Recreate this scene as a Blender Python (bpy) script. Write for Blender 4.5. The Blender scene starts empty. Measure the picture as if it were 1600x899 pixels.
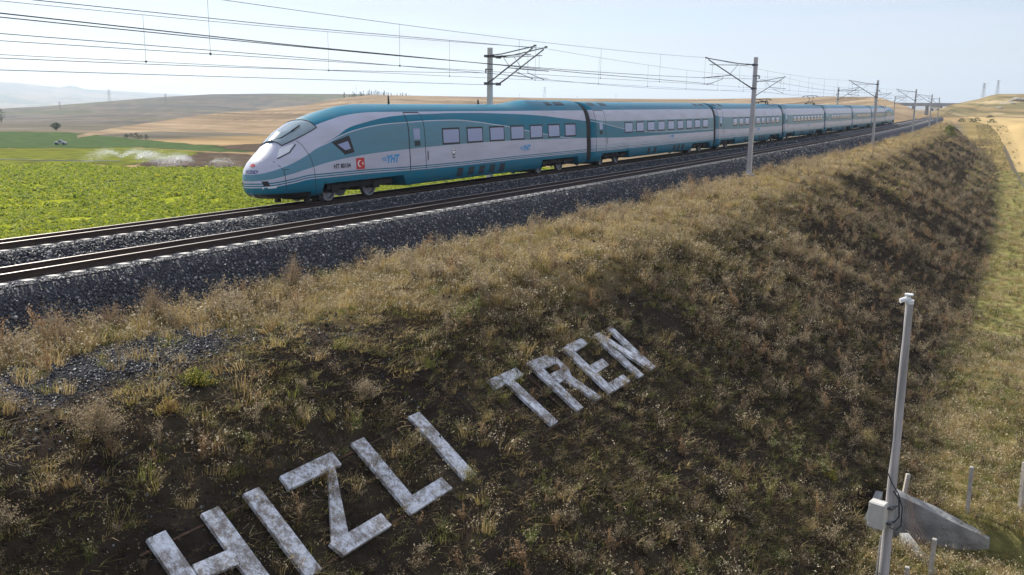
import bpy, math, random
import numpy as np
from mathutils import Vector, Matrix
random.seed(7); RNG = np.random.default_rng(7)
sc = bpy.context.scene
COL = sc.collection
R_ = math.radians

# ------------------------------------------------------------------ camera
cam_d = bpy.data.cameras.new("camera"); cam = bpy.data.objects.new("camera", cam_d); COL.objects.link(cam)
cam_d.sensor_width = 36; cam_d.lens = 31.5; cam_d.clip_end = 30000; cam_d.clip_start = 0.1
CR, CU, CF = (0.85741331, 0.51453484, 0.00981379), (-0.1120411, 0.16802351, 0.97939517), (-0.50228399, 0.840846, -0.20171465)
HC = 3.8474
cam.matrix_world = Matrix(((CR[0], CU[0], -CF[0], 0), (CR[1], CU[1], -CF[1], 0), (CR[2], CU[2], -CF[2], HC), (0, 0, 0, 1)))
sc.camera = cam

# ------------------------------------------------------------------ light
TO_SUN = Vector((-1.25, 0.50, 0.89)).normalized()
SUN_EL = math.asin(TO_SUN.z); SUN_AZ = math.atan2(TO_SUN.x, TO_SUN.y)
sun_d = bpy.data.lights.new("sun", 'SUN'); sun_d.energy = 5.0; sun_d.angle = R_(0.55); sun_d.color = (1.0, 0.93, 0.82)
sun = bpy.data.objects.new("sun", sun_d); COL.objects.link(sun)
sun.rotation_euler = TO_SUN.to_track_quat('Z', 'Y').to_euler(); sun.location = (-60, 30, 80)
world = bpy.data.worlds.new("World"); sc.world = world; world.use_nodes = True
wn = world.node_tree; wn.nodes.clear()
w_out = wn.nodes.new('ShaderNodeOutputWorld'); w_bg = wn.nodes.new('ShaderNodeBackground')
w_sky = wn.nodes.new('ShaderNodeTexSky'); w_sky.sky_type = 'NISHITA'; w_sky.sun_disc = False
w_sky.sun_elevation = SUN_EL; w_sky.sun_rotation = SUN_AZ
w_sky.altitude = 900; w_sky.air_density = 1.0; w_sky.dust_density = 0.7; w_sky.ozone_density = 2.0
# thin high cirrus
tc = wn.nodes.new('ShaderNodeTexCoord'); mp = wn.nodes.new('ShaderNodeMapping'); mp.inputs['Scale'].default_value = (2.2, 2.2, 22)
nz = wn.nodes.new('ShaderNodeTexNoise'); nz.inputs['Scale'].default_value = 1.6; nz.inputs['Detail'].default_value = 7; nz.inputs['Roughness'].default_value = 0.62
cr = wn.nodes.new('ShaderNodeMapRange'); cr.inputs[1].default_value = 0.42; cr.inputs[2].default_value = 0.66; cr.inputs[3].default_value = 0.46; cr.inputs[4].default_value = 0.86
mx = wn.nodes.new('ShaderNodeMix'); mx.data_type = 'RGBA'; mx.inputs['B'].default_value = (6.3, 6.55, 7.6, 1)
wn.links.new(tc.outputs['Generated'], mp.inputs[0]); wn.links.new(mp.outputs[0], nz.inputs[0]); wn.links.new(nz.outputs[0], cr.inputs[0])
wn.links.new(cr.outputs[0], mx.inputs['Factor']); wn.links.new(w_sky.outputs[0], mx.inputs['A']); wn.links.new(mx.outputs['Result'], w_bg.inputs[0])
wn.links.new(w_bg.outputs[0], w_out.inputs[0]); w_bg.inputs[1].default_value = 0.083
vs = sc.view_settings; vs.view_transform = 'Standard'; vs.look = 'None'; vs.gamma = 1.0; vs.use_curve_mapping = False; vs.exposure = 0.62
sc.cycles.max_bounces = 6; sc.cycles.diffuse_bounces = 3; sc.cycles.glossy_bounces = 3; sc.cycles.transparent_max_bounces = 8
sc.cycles.volume_bounces = 0; sc.cycles.use_denoising = True

# ------------------------------------------------------------------ track alignment (metres; s runs along the line, d towards the camera)
PA, PC, PC3, PG, PG2 = 20.03033, 4.209707e-4, -1.011860e-6, 2.94036e-3, -2.17615e-5
SP, CANT, DZ2 = 4.6176, 0.0905, -0.072
SS = np.arange(-60, 1400.1, 0.5)
sc_ = np.clip(SS, -60, 416)
PSI = PC * sc_ + PC3 * sc_ ** 2 / 2
sz_ = np.clip(SS, -60, 416)
ZT = PG * sz_ + PG2 * sz_ ** 2 / 2
_dx, _dy = -np.sin(PSI), np.cos(PSI)
_i0 = int(np.argmin(abs(SS)))
XT = np.concatenate([[0], np.cumsum((_dx[1:] + _dx[:-1]) / 2 * .5)]); XT = XT - XT[_i0] - PA
YT = np.concatenate([[0], np.cumsum((_dy[1:] + _dy[:-1]) / 2 * .5)]); YT = YT - YT[_i0]
def TN(s, d, z=0.0):
    s = np.asarray(s, float); d = np.asarray(d, float)
    x = np.interp(s, SS, XT); y = np.interp(s, SS, YT); p = np.interp(s, SS, PSI)
    return np.stack(np.broadcast_arrays(x + np.cos(p) * d, y + np.sin(p) * d, np.interp(s, SS, ZT) + z), -1)
def T(s, d, z=0.0): return Vector(TN(s, d, z).tolist())
def heading(s): return float(np.interp(s, SS, PSI))
_PD = [-60, -19, -18, -9, -7.7, -6.45, 1.75, 3.05, 5, 6, 6.7, 7, 7.5, 17.5, 18.4, 26, 60]
_PZ = [-8.3, -7.75, -7.45, -1.1, -1.04, -1.06, -1.06, -1.03, -1.04, -1.06, -1.18, -1.27, -1.5, -7.45, -7.55, -7.6, -8.3]
def prof(d): return np.interp(d, _PD, _PZ)

# ------------------------------------------------------------------ noise
def vnoise(x, y, seed=0):
    xi = np.floor(x).astype(np.int64); yi = np.floor(y).astype(np.int64); fx = x - xi; fy = y - yi
    fx = fx * fx * (3 - 2 * fx); fy = fy * fy * (3 - 2 * fy)
    def h(a, b):
        n = (a * 374761393 + b * 668265263 + seed * 974711) & 0x7fffffff
        n = ((n ^ (n >> 13)) * 1274126177) & 0x7fffffff
        return ((n ^ (n >> 16)) & 0xffff) / 65535.0
    return (h(xi, yi) * (1 - fx) + h(xi + 1, yi) * fx) * (1 - fy) + (h(xi, yi + 1) * (1 - fx) + h(xi + 1, yi + 1) * fx) * fy
def fbm(x, y, seed=0, o=4):
    x = np.asarray(x, float); y = np.asarray(y, float); t = 0; a = .5; n = 0
    for k in range(o): t = t + a * vnoise(x * 2 ** k, y * 2 ** k, seed + k); n += a; a *= .5
    return t / n
def sm(a, b, x): t = np.clip((np.asarray(x, float) - a) / (b - a), 0, 1); return t * t * (3 - 2 * t)

# ------------------------------------------------------------------ material helpers
MATS = {}
def nmat(name):
    m = bpy.data.materials.new(name); m.use_nodes = True; MATS[name] = m
    nt = m.node_tree; return m, nt, nt.nodes['Principled BSDF']
def mat(name, c, rough=.6, metal=0, var=.25, scale=6., bump=0., bscale=None, spec=.5, c2=None, stretch=None, coord='Object', detail=5):
    m, nt, b = nmat(name)
    L = nt.links.new; t = nt.nodes.new('ShaderNodeTexCoord'); src = t.outputs[coord]
    if stretch:
        q = nt.nodes.new('ShaderNodeMapping'); q.inputs['Scale'].default_value = stretch; L(src, q.inputs[0]); src = q.outputs[0]
    n = nt.nodes.new('ShaderNodeTexNoise'); n.inputs['Scale'].default_value = scale; n.inputs['Detail'].default_value = detail; L(src, n.inputs[0])
    r = nt.nodes.new('ShaderNodeValToRGB'); r.color_ramp.elements[0].position = .3; r.color_ramp.elements[1].position = .7
    a = [v * (1 - var) for v in c]; z = [min(1, v * (1 + var)) for v in (c2 or c)]
    r.color_ramp.elements[0].color = (*a, 1); r.color_ramp.elements[1].color = (*z, 1)
    L(n.outputs[0], r.inputs[0]); L(r.outputs[0], b.inputs['Base Color'])
    b.inputs['Roughness'].default_value = rough; b.inputs['Metallic'].default_value = metal; b.inputs['Specular IOR Level'].default_value = spec
    if bump:
        n2 = nt.nodes.new('ShaderNodeTexNoise'); n2.inputs['Scale'].default_value = bscale or scale * 3; n2.inputs['Detail'].default_value = 6; L(src, n2.inputs[0])
        bp = nt.nodes.new('ShaderNodeBump'); bp.inputs['Strength'].default_value = min(1, bump); bp.inputs['Distance'].default_value = .05 * max(1, bump)
        L(n2.outputs[0], bp.inputs['Height']); L(bp.outputs[0], b.inputs['Normal'])
    return m
def leafmat(name, cols, trans=.35, rough=.7):
    """foliage: colour varies from plant to plant, thin blades let some light through"""
    m, nt, b = nmat(name); L = nt.links.new
    oi = nt.nodes.new('ShaderNodeObjectInfo'); r = nt.nodes.new('ShaderNodeValToRGB')
    e = r.color_ramp.elements
    while len(e) < len(cols): e.new(.5)
    for k, c in enumerate(cols): e[k].position = k / max(1, len(cols) - 1); e[k].color = (*c, 1)
    L(oi.outputs['Random'], r.inputs[0])
    ge = nt.nodes.new('ShaderNodeTexCoord'); n = nt.nodes.new('ShaderNodeTexNoise'); n.inputs['Scale'].default_value = 9; L(ge.outputs['Object'], n.inputs[0])
    mr = nt.nodes.new('ShaderNodeMapRange'); mr.inputs[3].default_value = .6; mr.inputs[4].default_value = 1.4; L(n.outputs[0], mr.inputs[0])
    vm = nt.nodes.new('ShaderNodeVectorMath'); vm.operation = 'SCALE'; L(r.outputs[0], vm.inputs[0]); L(mr.outputs[0], vm.inputs['Scale'])
    L(vm.outputs[0], b.inputs['Base Color']); b.inputs['Roughness'].default_value = rough; b.inputs['Specular IOR Level'].default_value = .25
    tr = nt.nodes.new('ShaderNodeBsdfTranslucent'); L(vm.outputs[0], tr.inputs[0])
    ms = nt.nodes.new('ShaderNodeMixShader'); ms.inputs[0].default_value = trans
    L(b.outputs[0], ms.inputs[1]); L(tr.outputs[0], ms.inputs[2]); L(ms.outputs[0], nt.nodes['Material Output'].inputs[0])
    return m

# ------------------------------------------------------------------ mesh helpers
def tag(o, label=None, cat=None, group=None, kind=None):
    if label: o['label'] = label
    if cat: o['category'] = cat
    if group: o['group'] = group
    if kind: o['kind'] = kind
    return o
def link(name, me, parent=None, loc=None):
    o = bpy.data.objects.new(name, me); COL.objects.link(o)
    if loc is not None: o.location = loc
    if parent is not None: o.parent = parent
    return o
def empty(name, loc=(0, 0, 0), rz=0.0, **k):
    o = link(name, None, loc=loc); o.rotation_euler = (0, 0, rz); o.empty_display_size = .3
    return tag(o, **k)
def mesh_np(name, V, F, mats, smooth=False, mi=None):
    me = bpy.data.meshes.new(name)
    me.from_pydata(np.asarray(V).tolist(), [], F if isinstance(F, list) else F.tolist())
    for m in (mats if isinstance(mats, (list, tuple)) else [mats]): me.materials.append(m)
    if mi is not None: me.polygons.foreach_set('material_index', np.asarray(mi, np.int32))
    if smooth: me.polygons.foreach_set('use_smooth', np.ones(len(me.polygons), bool))
    me.update(); return me
class MB:
    def __init__(s): s.v = []; s.f = []; s.m = []
    def add(s, v, f, m=0):
        b = len(s.v); s.v += [tuple(p) for p in v]; s.f += [tuple(i + b for i in q) for q in f]; s.m += [m] * len(f); return s
    def box(s, c, d, m=0, rot=None, bev=0.):
        hx, hy, hz = d[0] / 2, d[1] / 2, d[2] / 2
        if bev:
            v = []
            for z, k in ((-hz, bev), (-hz + bev, 0), (hz - bev, 0), (hz, bev)):
                v += [(-hx + k, -hy + k, z), (hx - k, -hy + k, z), (hx - k, hy - k, z), (-hx + k, hy - k, z)]
            f = [(3, 2, 1, 0), (12, 13, 14, 15)]
            for r in range(3): f += [(r * 4 + i, r * 4 + (i + 1) % 4, r * 4 + 4 + (i + 1) % 4, r * 4 + 4 + i) for i in range(4)]
        else:
            v = [(-hx, -hy, -hz), (hx, -hy, -hz), (hx, hy, -hz), (-hx, hy, -hz), (-hx, -hy, hz), (hx, -hy, hz), (hx, hy, hz), (-hx, hy, hz)]
            f = [(3, 2, 1, 0), (4, 5, 6, 7), (0, 1, 5, 4), (1, 2, 6, 5), (2, 3, 7, 6), (3, 0, 4, 7)]
        v = [Vector(p) for p in v]
        if rot is not None: v = [rot @ p for p in v]
        return s.add([p + Vector(c) for p in v], f, m)
    def tube(s, pts, r, n=6, m=0, cap=True):
        pts = [Vector(p) for p in pts]; rs = r if isinstance(r, (list, tuple)) else [r] * len(pts); v = []; f = []
        for i, p in enumerate(pts):
            t = (pts[min(i + 1, len(pts) - 1)] - pts[max(i - 1, 0)]).normalized()
            a = t.cross(Vector((0, 0, 1)) if abs(t.z) < .9 else Vector((1, 0, 0))).normalized(); b = t.cross(a)
            v += [p + (a * math.cos(6.28319 * k / n) + b * math.sin(6.28319 * k / n)) * rs[i] for k in range(n)]
        for i in range(len(pts) - 1): f += [(i * n + k, i * n + (k + 1) % n, i * n + n + (k + 1) % n, i * n + n + k) for k in range(n)]
        if cap: f += [tuple(range(n))[::-1], tuple(range(len(v) - n, len(v)))]
        return s.add(v, f, m)
    def prism(s, poly, ext, m=0):
        n = len(poly); p = [Vector(q) for q in poly]; e = Vector(ext)
        return s.add(p + [q + e for q in p], [tuple(range(n))[::-1], tuple(range(n, 2 * n))] + [(i, (i + 1) % n, n + (i + 1) % n, n + i) for i in range(n)], m)
    def mesh(s, name, mats, smooth=False): return mesh_np(name, s.v, s.f, mats, smooth, s.m)
    def build(s, name, mats, parent=None, loc=None, smooth=False): return link(name, s.mesh(name, mats, smooth), parent, loc)
def copy_child(o, parent):
    c = o.copy(); COL.objects.link(c); c.parent = parent; return c
def copy_tree(root, keep=None):
    r = root.copy(); COL.objects.link(r)
    for ch in list(root.children):
        c = copy_child(ch, r)
        for g in list(ch.children): copy_child(g, c)
    return r
def gridmesh(name, P, mats, smooth=True, cover=None):
    nu, nv = P.shape[:2]; V = P.reshape(-1, 3)
    i, j = np.meshgrid(np.arange(nu - 1), np.arange(nv - 1), indexing='ij'); a = (i * nv + j).ravel()
    F = np.stack([a, a + nv, a + nv + 1, a + 1], 1)
    # faces look up
    n = np.cross(V[F[0, 1]] - V[F[0, 0]], V[F[0, 2]] - V[F[0, 0]])
    if n[2] < 0: F = F[:, ::-1]
    me = mesh_np(name, V, F, mats, smooth)
    if cover is not None:
        at = me.color_attributes.new('cover', 'FLOAT_COLOR', 'POINT')
        c = np.ones((len(V), 4), np.float32); c[:, :3] = cover.reshape(-1, 3); at.data.foreach_set('color', c.ravel())
    return me
def covermat(name, rough=.95, nscale=2.0, amp=.5, bump=.6, bscale=9., strips=0.):
    """ground whose cover map (what grows or lies where) is stored on its vertices"""
    m, nt, b = nmat(name); L = nt.links.new
    a = nt.nodes.new('ShaderNodeVertexColor'); a.layer_name = 'cover'
    t = nt.nodes.new('ShaderNodeTexCoord')
    n = nt.nodes.new('ShaderNodeTexNoise'); n.inputs['Scale'].default_value = nscale; n.inputs['Detail'].default_value = 8; n.inputs['Roughness'].default_value = .65; L(t.outputs['Object'], n.inputs[0])
    mr = nt.nodes.new('ShaderNodeMapRange'); mr.inputs[1].default_value = .3; mr.inputs[2].default_value = .7; mr.inputs[3].default_value = 1 - amp; mr.inputs[4].default_value = 1 + amp; L(n.outputs[0], mr.inputs[0])
    vm = nt.nodes.new('ShaderNodeVectorMath'); vm.operation = 'SCALE'; L(a.outputs[0], vm.inputs[0]); L(mr.outputs[0], vm.inputs['Scale']); 
    res = vm.outputs[0]
    if strips:   # field strips, tracks and plough marks
        mp = nt.nodes.new('ShaderNodeMapping'); mp.inputs['Rotation'].default_value = (0, 0, -.55); mp.inputs['Scale'].default_value = (.004, .05, .02); L(t.outputs['Object'], mp.inputs[0])
        n4 = nt.nodes.new('ShaderNodeTexNoise'); n4.inputs['Scale'].default_value = 1; n4.inputs['Detail'].default_value = 9; n4.inputs['Roughness'].default_value = .7; L(mp.outputs[0], n4.inputs[0])
        m4 = nt.nodes.new('ShaderNodeMapRange'); m4.inputs[1].default_value = .35; m4.inputs[2].default_value = .65; m4.inputs[3].default_value = 1 - strips; m4.inputs[4].default_value = 1 + strips; L(n4.outputs[0], m4.inputs[0])
        v4 = nt.nodes.new('ShaderNodeVectorMath'); v4.operation = 'SCALE'; L(res, v4.inputs[0]); L(m4.outputs[0], v4.inputs['Scale']); res = v4.outputs[0]
    L(res, b.inputs['Base Color'])
    b.inputs['Roughness'].default_value = rough; b.inputs['Specular IOR Level'].default_value = 0
    n2 = nt.nodes.new('ShaderNodeTexNoise'); n2.inputs['Scale'].default_value = bscale; n2.inputs['Detail'].default_value = 8; n2.inputs['Roughness'].default_value = .7; L(t.outputs['Object'], n2.inputs[0])
    bp = nt.nodes.new('ShaderNodeBump'); bp.inputs['Strength'].default_value = bump; bp.inputs['Distance'].default_value = .15; L(n2.outputs[0], bp.inputs['Height']); L(bp.outputs[0], b.inputs['Normal'])
    return m
def scatter(name, pts, rot, scl, idx, protos, label, kind='stuff'):
    """one object: prototypes set on points by a node group"""
    me = bpy.data.meshes.new(name); me.from_pydata(np.asarray(pts).tolist(), [], [])
    n = len(pts)
    a = me.attributes.new('rot', 'FLOAT_VECTOR', 'POINT'); a.data.foreach_set('vector', np.asarray(rot, np.float32).ravel())
    a = me.attributes.new('scl', 'FLOAT_VECTOR', 'POINT'); a.data.foreach_set('vector', np.asarray(scl, np.float32).ravel())
    a = me.attributes.new('idx', 'INT', 'POINT'); a.data.foreach_set('value', np.asarray(idx, np.int32))
    o = link(name, me); tag(o, label, None, None, kind)
    ng = bpy.data.node_groups.new(name, 'GeometryNodeTree')
    ng.interface.new_socket('Geometry', in_out='INPUT', socket_type='NodeSocketGeometry'); ng.interface.new_socket('Geometry', in_out='OUTPUT', socket_type='NodeSocketGeometry')
    gi = ng.nodes.new('NodeGroupInput'); go = ng.nodes.new('NodeGroupOutput')
    ip = ng.nodes.new('GeometryNodeInstanceOnPoints'); jn = ng.nodes.new('GeometryNodeJoinGeometry'); L = ng.links.new
    for p in protos[::-1]:
        q = ng.nodes.new('GeometryNodeObjectInfo'); q.inputs['Object'].default_value = p; q.inputs['As Instance'].default_value = True
        L(q.outputs['Geometry'], jn.inputs[0])
    def na(nm, ty):
        q = ng.nodes.new('GeometryNodeInputNamedAttribute'); q.data_type = ty; q.inputs['Name'].default_value = nm; return q.outputs['Attribute']
    L(gi.outputs[0], ip.inputs['Points']); L(jn.outputs[0], ip.inputs['Instance']); ip.inputs['Pick Instance'].default_value = True
    L(na('idx', 'INT'), ip.inputs['Instance Index']); L(na('rot', 'FLOAT_VECTOR'), ip.inputs['Rotation']); L(na('scl', 'FLOAT_VECTOR'), ip.inputs['Scale'])
    L(ip.outputs[0], go.inputs[0])
    md = o.modifiers.new('scatter', 'NODES'); md.node_group = ng
    return o
def proto(name, me): return bpy.data.objects.new(name, me)

# ================================================================== LAND
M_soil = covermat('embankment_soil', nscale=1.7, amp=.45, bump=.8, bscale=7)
M_land = covermat('open_land', nscale=.05, amp=.18, bump=.3, bscale=.6, strips=.3)
def base_z(x, y):
    r = np.hypot(x, y); az = np.degrees(np.arctan2(x, y)); s = y; d = x - np.interp(y, YT, XT)
    z = -7.55 + 6.6 * sm(140, 330, s) * (1 - sm(40, 170, -d))
    z = z - 22 * sm(330, 1500, r) * (1 - sm(-48, -36, az)) - 12 * sm(1500, 4000, r) * (1 - sm(-48, -36, az))
    z = z + .5 * (fbm(x / 60, y / 60, 3) - .5) * sm(40, 200, r)
    dip = sm(-23, -17, d) * (1 - sm(21.5, 25.5, d)) * (1 - sm(440, 470, s)) * sm(-70, -55, s)
    return z - .9 * dip - .5 * sm(-13, -9, d) * (1 - sm(9, 13, d)) * sm(440, 470, s)
def azr(a, r): return r * np.sin(np.radians(a)), r * np.cos(np.radians(a))
az = np.concatenate([np.arange(-180, -75, 3.), np.arange(-75, 20, .3), np.arange(20, 180.1, 3.)])
rr = np.concatenate([np.linspace(3, 60, 24), np.geomspace(62, 9500, 196)])
A, Rg = np.meshgrid(az, rr, indexing='ij'); gx, gy = azr(A, Rg); gz = base_z(gx, gy)
gd = gx - np.interp(gy, YT, XT)
c_tan = np.array((.30, .215, .115)); c_grey = np.array((.15, .135, .105)); c_grn = np.array((.11, .125, .045)); c_gold = np.array((.42, .31, .145))
patch = fbm(gx / 90, gy / 260, 11)[..., None]; patch2 = fbm(gx / 25, gy / 25, 12)[..., None]
cov = c_tan * (.75 + .5 * patch2) + 0 * patch
cov = cov * (1 - sm(.45, .6, patch)) + (c_grey * (.8 + .4 * patch2)) * sm(.45, .6, patch)
rt = (sm(8, 12, gd) * (1 - sm(420, 520, gy)) * (1 - sm(24, 40, gd)))[..., None]
cov = cov * (1 - rt) + (np.array((.26, .20, .09)) * (.7 + .6 * patch2)) * rt
ground = link('ground', gridmesh('ground', np.stack([gx, gy, gz], -1), M_land, cover=cov)); tag(ground, 'dry tan and grey open land stretching to the far valley', None, None, 'structure')

# draped field sheets -------------------------------------------------
def inside(px, py, poly):
    n = len(poly); c = np.zeros(px.shape, bool); j = n - 1
    for i in range(n):
        xi, yi = poly[i]; xj, yj = poly[j]
        c ^= ((yi > py) != (yj > py)) & (px < (xj - xi) * (py - yi) / (yj - yi + 1e-12) + xi); j = i
    return c
def field(name, poly, step, m, label, lift=.06, wob=1.2, cover=None):
    poly = np.array(poly, float); lo = poly.min(0) - step; hi = poly.max(0) + step
    X, Y = np.meshgrid(np.arange(lo[0], hi[0], step), np.arange(lo[1], hi[1], step), indexing='ij')
    wx = X + wob * (fbm(X / 6, Y / 6, 21) - .5) * 4; wy = Y + wob * (fbm(X / 6, Y / 6, 22) - .5) * 4
    ok = inside(wx, wy, poly); Z = base_z(X, Y) + lift
    nv = X.shape[1]; i, j = np.nonzero(ok[:-1, :-1]); a = i * nv + j
    F = np.stack([a, a + nv, a + nv + 1, a + 1], 1); used, inv = np.unique(F, return_inverse=True)
    V = np.stack([X, Y, Z], -1).reshape(-1, 3)[used]
    o = link(name, mesh_np(name, V, inv.reshape(F.shape), m, True)); tag(o, label, None, None, 'structure'); return o
M_beet = mat('beet_field', (.20, .25, .02), .8, var=.2, scale=.5, c2=(.33, .34, .03), bump=1, bscale=3, spec=0)
M_beet2 = mat('beet_far', (.12, .135, .028), .8, var=.2, scale=.3, c2=(.17, .185, .03), bump=1, bscale=1.5, spec=0)
M_green = mat('dark_crop', (.075, .115, .045), .85, var=.2, scale=.25, bump=.6, bscale=1, spec=0)
M_plough = mat('ploughed_soil', (.10, .075, .055), .95, var=.3, scale=.5, bump=1, bscale=1.2, spec=0)
M_stub = mat('stubble', (.40, .305, .16), .9, var=.16, scale=.08, bump=.5, bscale=3., spec=0, c2=(.46, .34, .16), stretch=(1, .16, 1), detail=9)
field('leafy_crop_field', [(-230, 30), (-180, 69), (-155.9, 88), (-148, 98.7), (-137, 95.5), (-119, 108), (-100, 122), (-72, 144), (-50, 145), (-38, 120), (-38.5, 60), (-38.5, -30), (-200, -30)], 1.6, M_beet, 'bright yellow green leafy crop field beside the railway')
field('strip_crop_field', [(-330, 60), (-236, 91), (-207, 117.5), (-190, 138), (-164, 137), (-150, 126), (-147, 112), (-137, 96.5), (-148, 100), (-156, 89.6), (-181, 70.5), (-300, -10)], 2, M_beet2, 'lighter green crop strip behind the near field')
field('upper_crop_field', [(-520, 90), (-347, 135), (-310, 177), (-292, 188), (-229, 167.5), (-181, 155.5), (-163, 149), (-155, 143), (-163, 139.8), (-190, 139.5), (-207, 119), (-237, 93), (-420, 30)], 2.5, M_green, 'darker green crop field under the hills')
field('bare_soil_patch', [(-146, 109), (-152, 125), (-161, 134), (-150, 137), (-134, 127), (-119, 112), (-122, 109), (-136, 101)], 1, M_plough, 'dark bare soil patch between the crops', lift=.12)
field('bare_soil_strip', [(-180, 154), (-185, 178), (-150, 150), (-120, 130), (-126, 124), (-153, 143)], 1.5, M_plough, 'dark bare soil strip behind the train nose', lift=.12)
fs = np.concatenate([np.arange(58, 200, 1.5), np.arange(200, 520, 4)]); ft = np.concatenate([np.linspace(0, 1, 12) ** 1.6 * 14, np.linspace(18, 190, 30)])
FS_, FT_ = np.meshgrid(fs, ft, indexing='ij'); FD_ = np.interp(FS_, [58, 110, 160, 230, 330, 430, 520], [24.4, 22.2, 21.2, 19.8, 17.6, 14.5, 12.5]) + .5 * (fbm(FS_ / 3, FS_ * 0, 23) - .5) + FT_ * sm(40, 70, FS_ + FT_ * 3)
fp = TN(FS_, FD_); fp[..., 2] = base_z(fp[..., 0], fp[..., 1]) + .16
tag(link('stubble_field', gridmesh('stubble_field', fp, M_stub)), 'golden harvested stubble field right of the embankment', None, None, 'structure')

# hills ---------------------------------------------------------------
def ridge(name, prof_, base_r, back, cols, m, label, nr=26, rough=1., zbase=None, seed=31, pat=(70, 30)):
    b = np.array(prof_, float); a = np.arange(b[0, 0], b[-1, 0] + .01, .16)
    r1 = np.interp(a, b[:, 0], b[:, 1]); zz = np.interp(a, b[:, 0], b[:, 2]); r0 = np.interp(a, [p[0] for p in base_r], [p[1] for p in base_r])
    k = np.concatenate([np.linspace(0, 1, nr), np.linspace(1.04, back, 8)])
    Rr = r0[:, None] + (r1 - r0)[:, None] * k[None]; Aa = np.repeat(a[:, None], len(k), 1); x, y = azr(Aa, Rr)
    g = (base_z(x, y) if zbase is None else zbase) - 1.2
    up = np.where(k <= 1, sm(-.1, 1.0, k) * .35 + .65 * np.clip(k, 0, 1) ** 1.25, 1 - sm(1, back, k) * .9)[None]
    z = g + (zz[:, None] - g) * up
    sc_n = (r1 * .02)[:, None]
    z = z + rough * (fbm(x / sc_n / 6, y / sc_n / 6, seed) - .5) * np.minimum(1, 4 * k * (k < 1.2) * np.abs(1 - k))[None] * (zz[:, None] - g) * .35
    n1 = fbm(x / pat[0], y / pat[1], seed + 5)[..., None]; n2 = fbm(x / 14, y / 14, seed + 9)[..., None]
    cv = np.array(cols[0]) * (1 - sm(.42, .52, n1)) + np.array(cols[1]) * sm(.42, .52, n1)
    cv = cv * (1 - sm(.6, .66, n1)) + np.array(cols[2]) * sm(.6, .66, n1); cv = cv * (.75 + .5 * n2)
    o = link(name, gridmesh(name, np.stack([x, y, z], -1), m, cover=cv)); tag(o, label, None, None, 'structure'); return o
FAR = [(-78, 5000, 112), (-70.79, 5000, 106), (-64.43, 5000, 93.7), (-60.1, 5000, 78.7), (-58.87, 5000, 71.8), (-57.2, 5000, 57.5), (-56.72, 5000, 66.0), (-56.4, 5000, 63.4), (-55.9, 5000, 50), (-52.32, 5000, 36.2), (-50.22, 5000, 28.9), (-42.81, 5000, 14.4), (-26.97, 5000, 11.2), (-11.68, 5000, 14.1), (-8.19, 5000, 18.6), (-4.23, 5000, 20.3), (1.23, 5000, 24.7), (12, 5000, 30.6)]
FAR = [(a, 8000, HC + (z - HC) * 1.6) for a, r, z in FAR]
ridge('far_hills', FAR, [(-80, 5200), (20, 5200)], 1.5, [(.20, .17, .12), (.30, .24, .15), (.12, .13, .08)], M_land, 'pale blue hills on the far side of the valley', zbase=-40, seed=41, pat=(640, 240))
MID = [(-76, 1500, -20), (-71.04, 1500, -17.3), (-63.2, 1500, -13.4), (-60.23, 1500, -11.3), (-58.36, 1500, -8.3), (-55.42, 1500, -1.2), (-51.99, 1500, 7.3), (-49.14, 1500, 12.6), (-45.83, 1500, 14.6), (-40.49, 1500, 15.5), (-37.35, 1500, 12.6), (-32.57, 1500, 4.6), (-30, 1500, -4)]
ridge('grey_hill', MID, [(-80, 430), (-56, 380), (-48, 560), (-40, 700), (-28, 800)], 1.3, [(.125, .115, .10), (.17, .14, .11), (.12, .125, .075)], M_land, 'grey brown low hill behind the crop fields', seed=51, pat=(150, 45), rough=.6)
TAN = [(-56.55, 300, -6.9), (-55.54, 340, -7.0), (-52.08, 450, -6.1), (-49.2, 550, -3.9), (-46.62, 620, -2.6), (-43.59, 700, 1.0), (-41.27, 760, 6.7), (-39.71, 800, 9.5), (-26.97, 800, 8.3), (-19.13, 760, 8.5), (-14.62, 700, 9.5), (-11.72, 600, 9.7), (-9.26, 520, 8.8), (-8.38, 480, 6.3), (-7.57, 460, 3.9), (-6.8, 450, 1.4)]
ridge('stubble_hill', TAN, [(-57, 290), (-50, 255), (-46, 238), (-30, 240), (-14, 330), (-9, 380), (-6.5, 430)], 1.25, [(.27, .20, .13), (.31, .235, .155), (.22, .165, .11)], M_land, 'broad tan stubble hill behind the train', seed=61, pat=(120, 40), rough=.35)
RGT = [(-6.3, 560, 1.0), (-5.57, 600, 4.2), (-5.19, 640, 5.9), (-3.94, 700, 9.6), (-3.48, 720, 12.0), (-3.02, 720, 13.3), (-1.79, 720, 13.4), (1.18, 720, 12.3), (6.59, 720, 10.6), (11.31, 720, 9.0), (15, 720, 5)]
ridge('scrubby_hill', RGT, [(-7, 520), (-4, 560), (15, 560)], 1.3, [(.34, .255, .13), (.20, .17, .085), (.42, .33, .19)], M_land, 'scrubby tan hill at the right with pale rock', seed=71, pat=(30, 14), rough=1.2)

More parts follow.
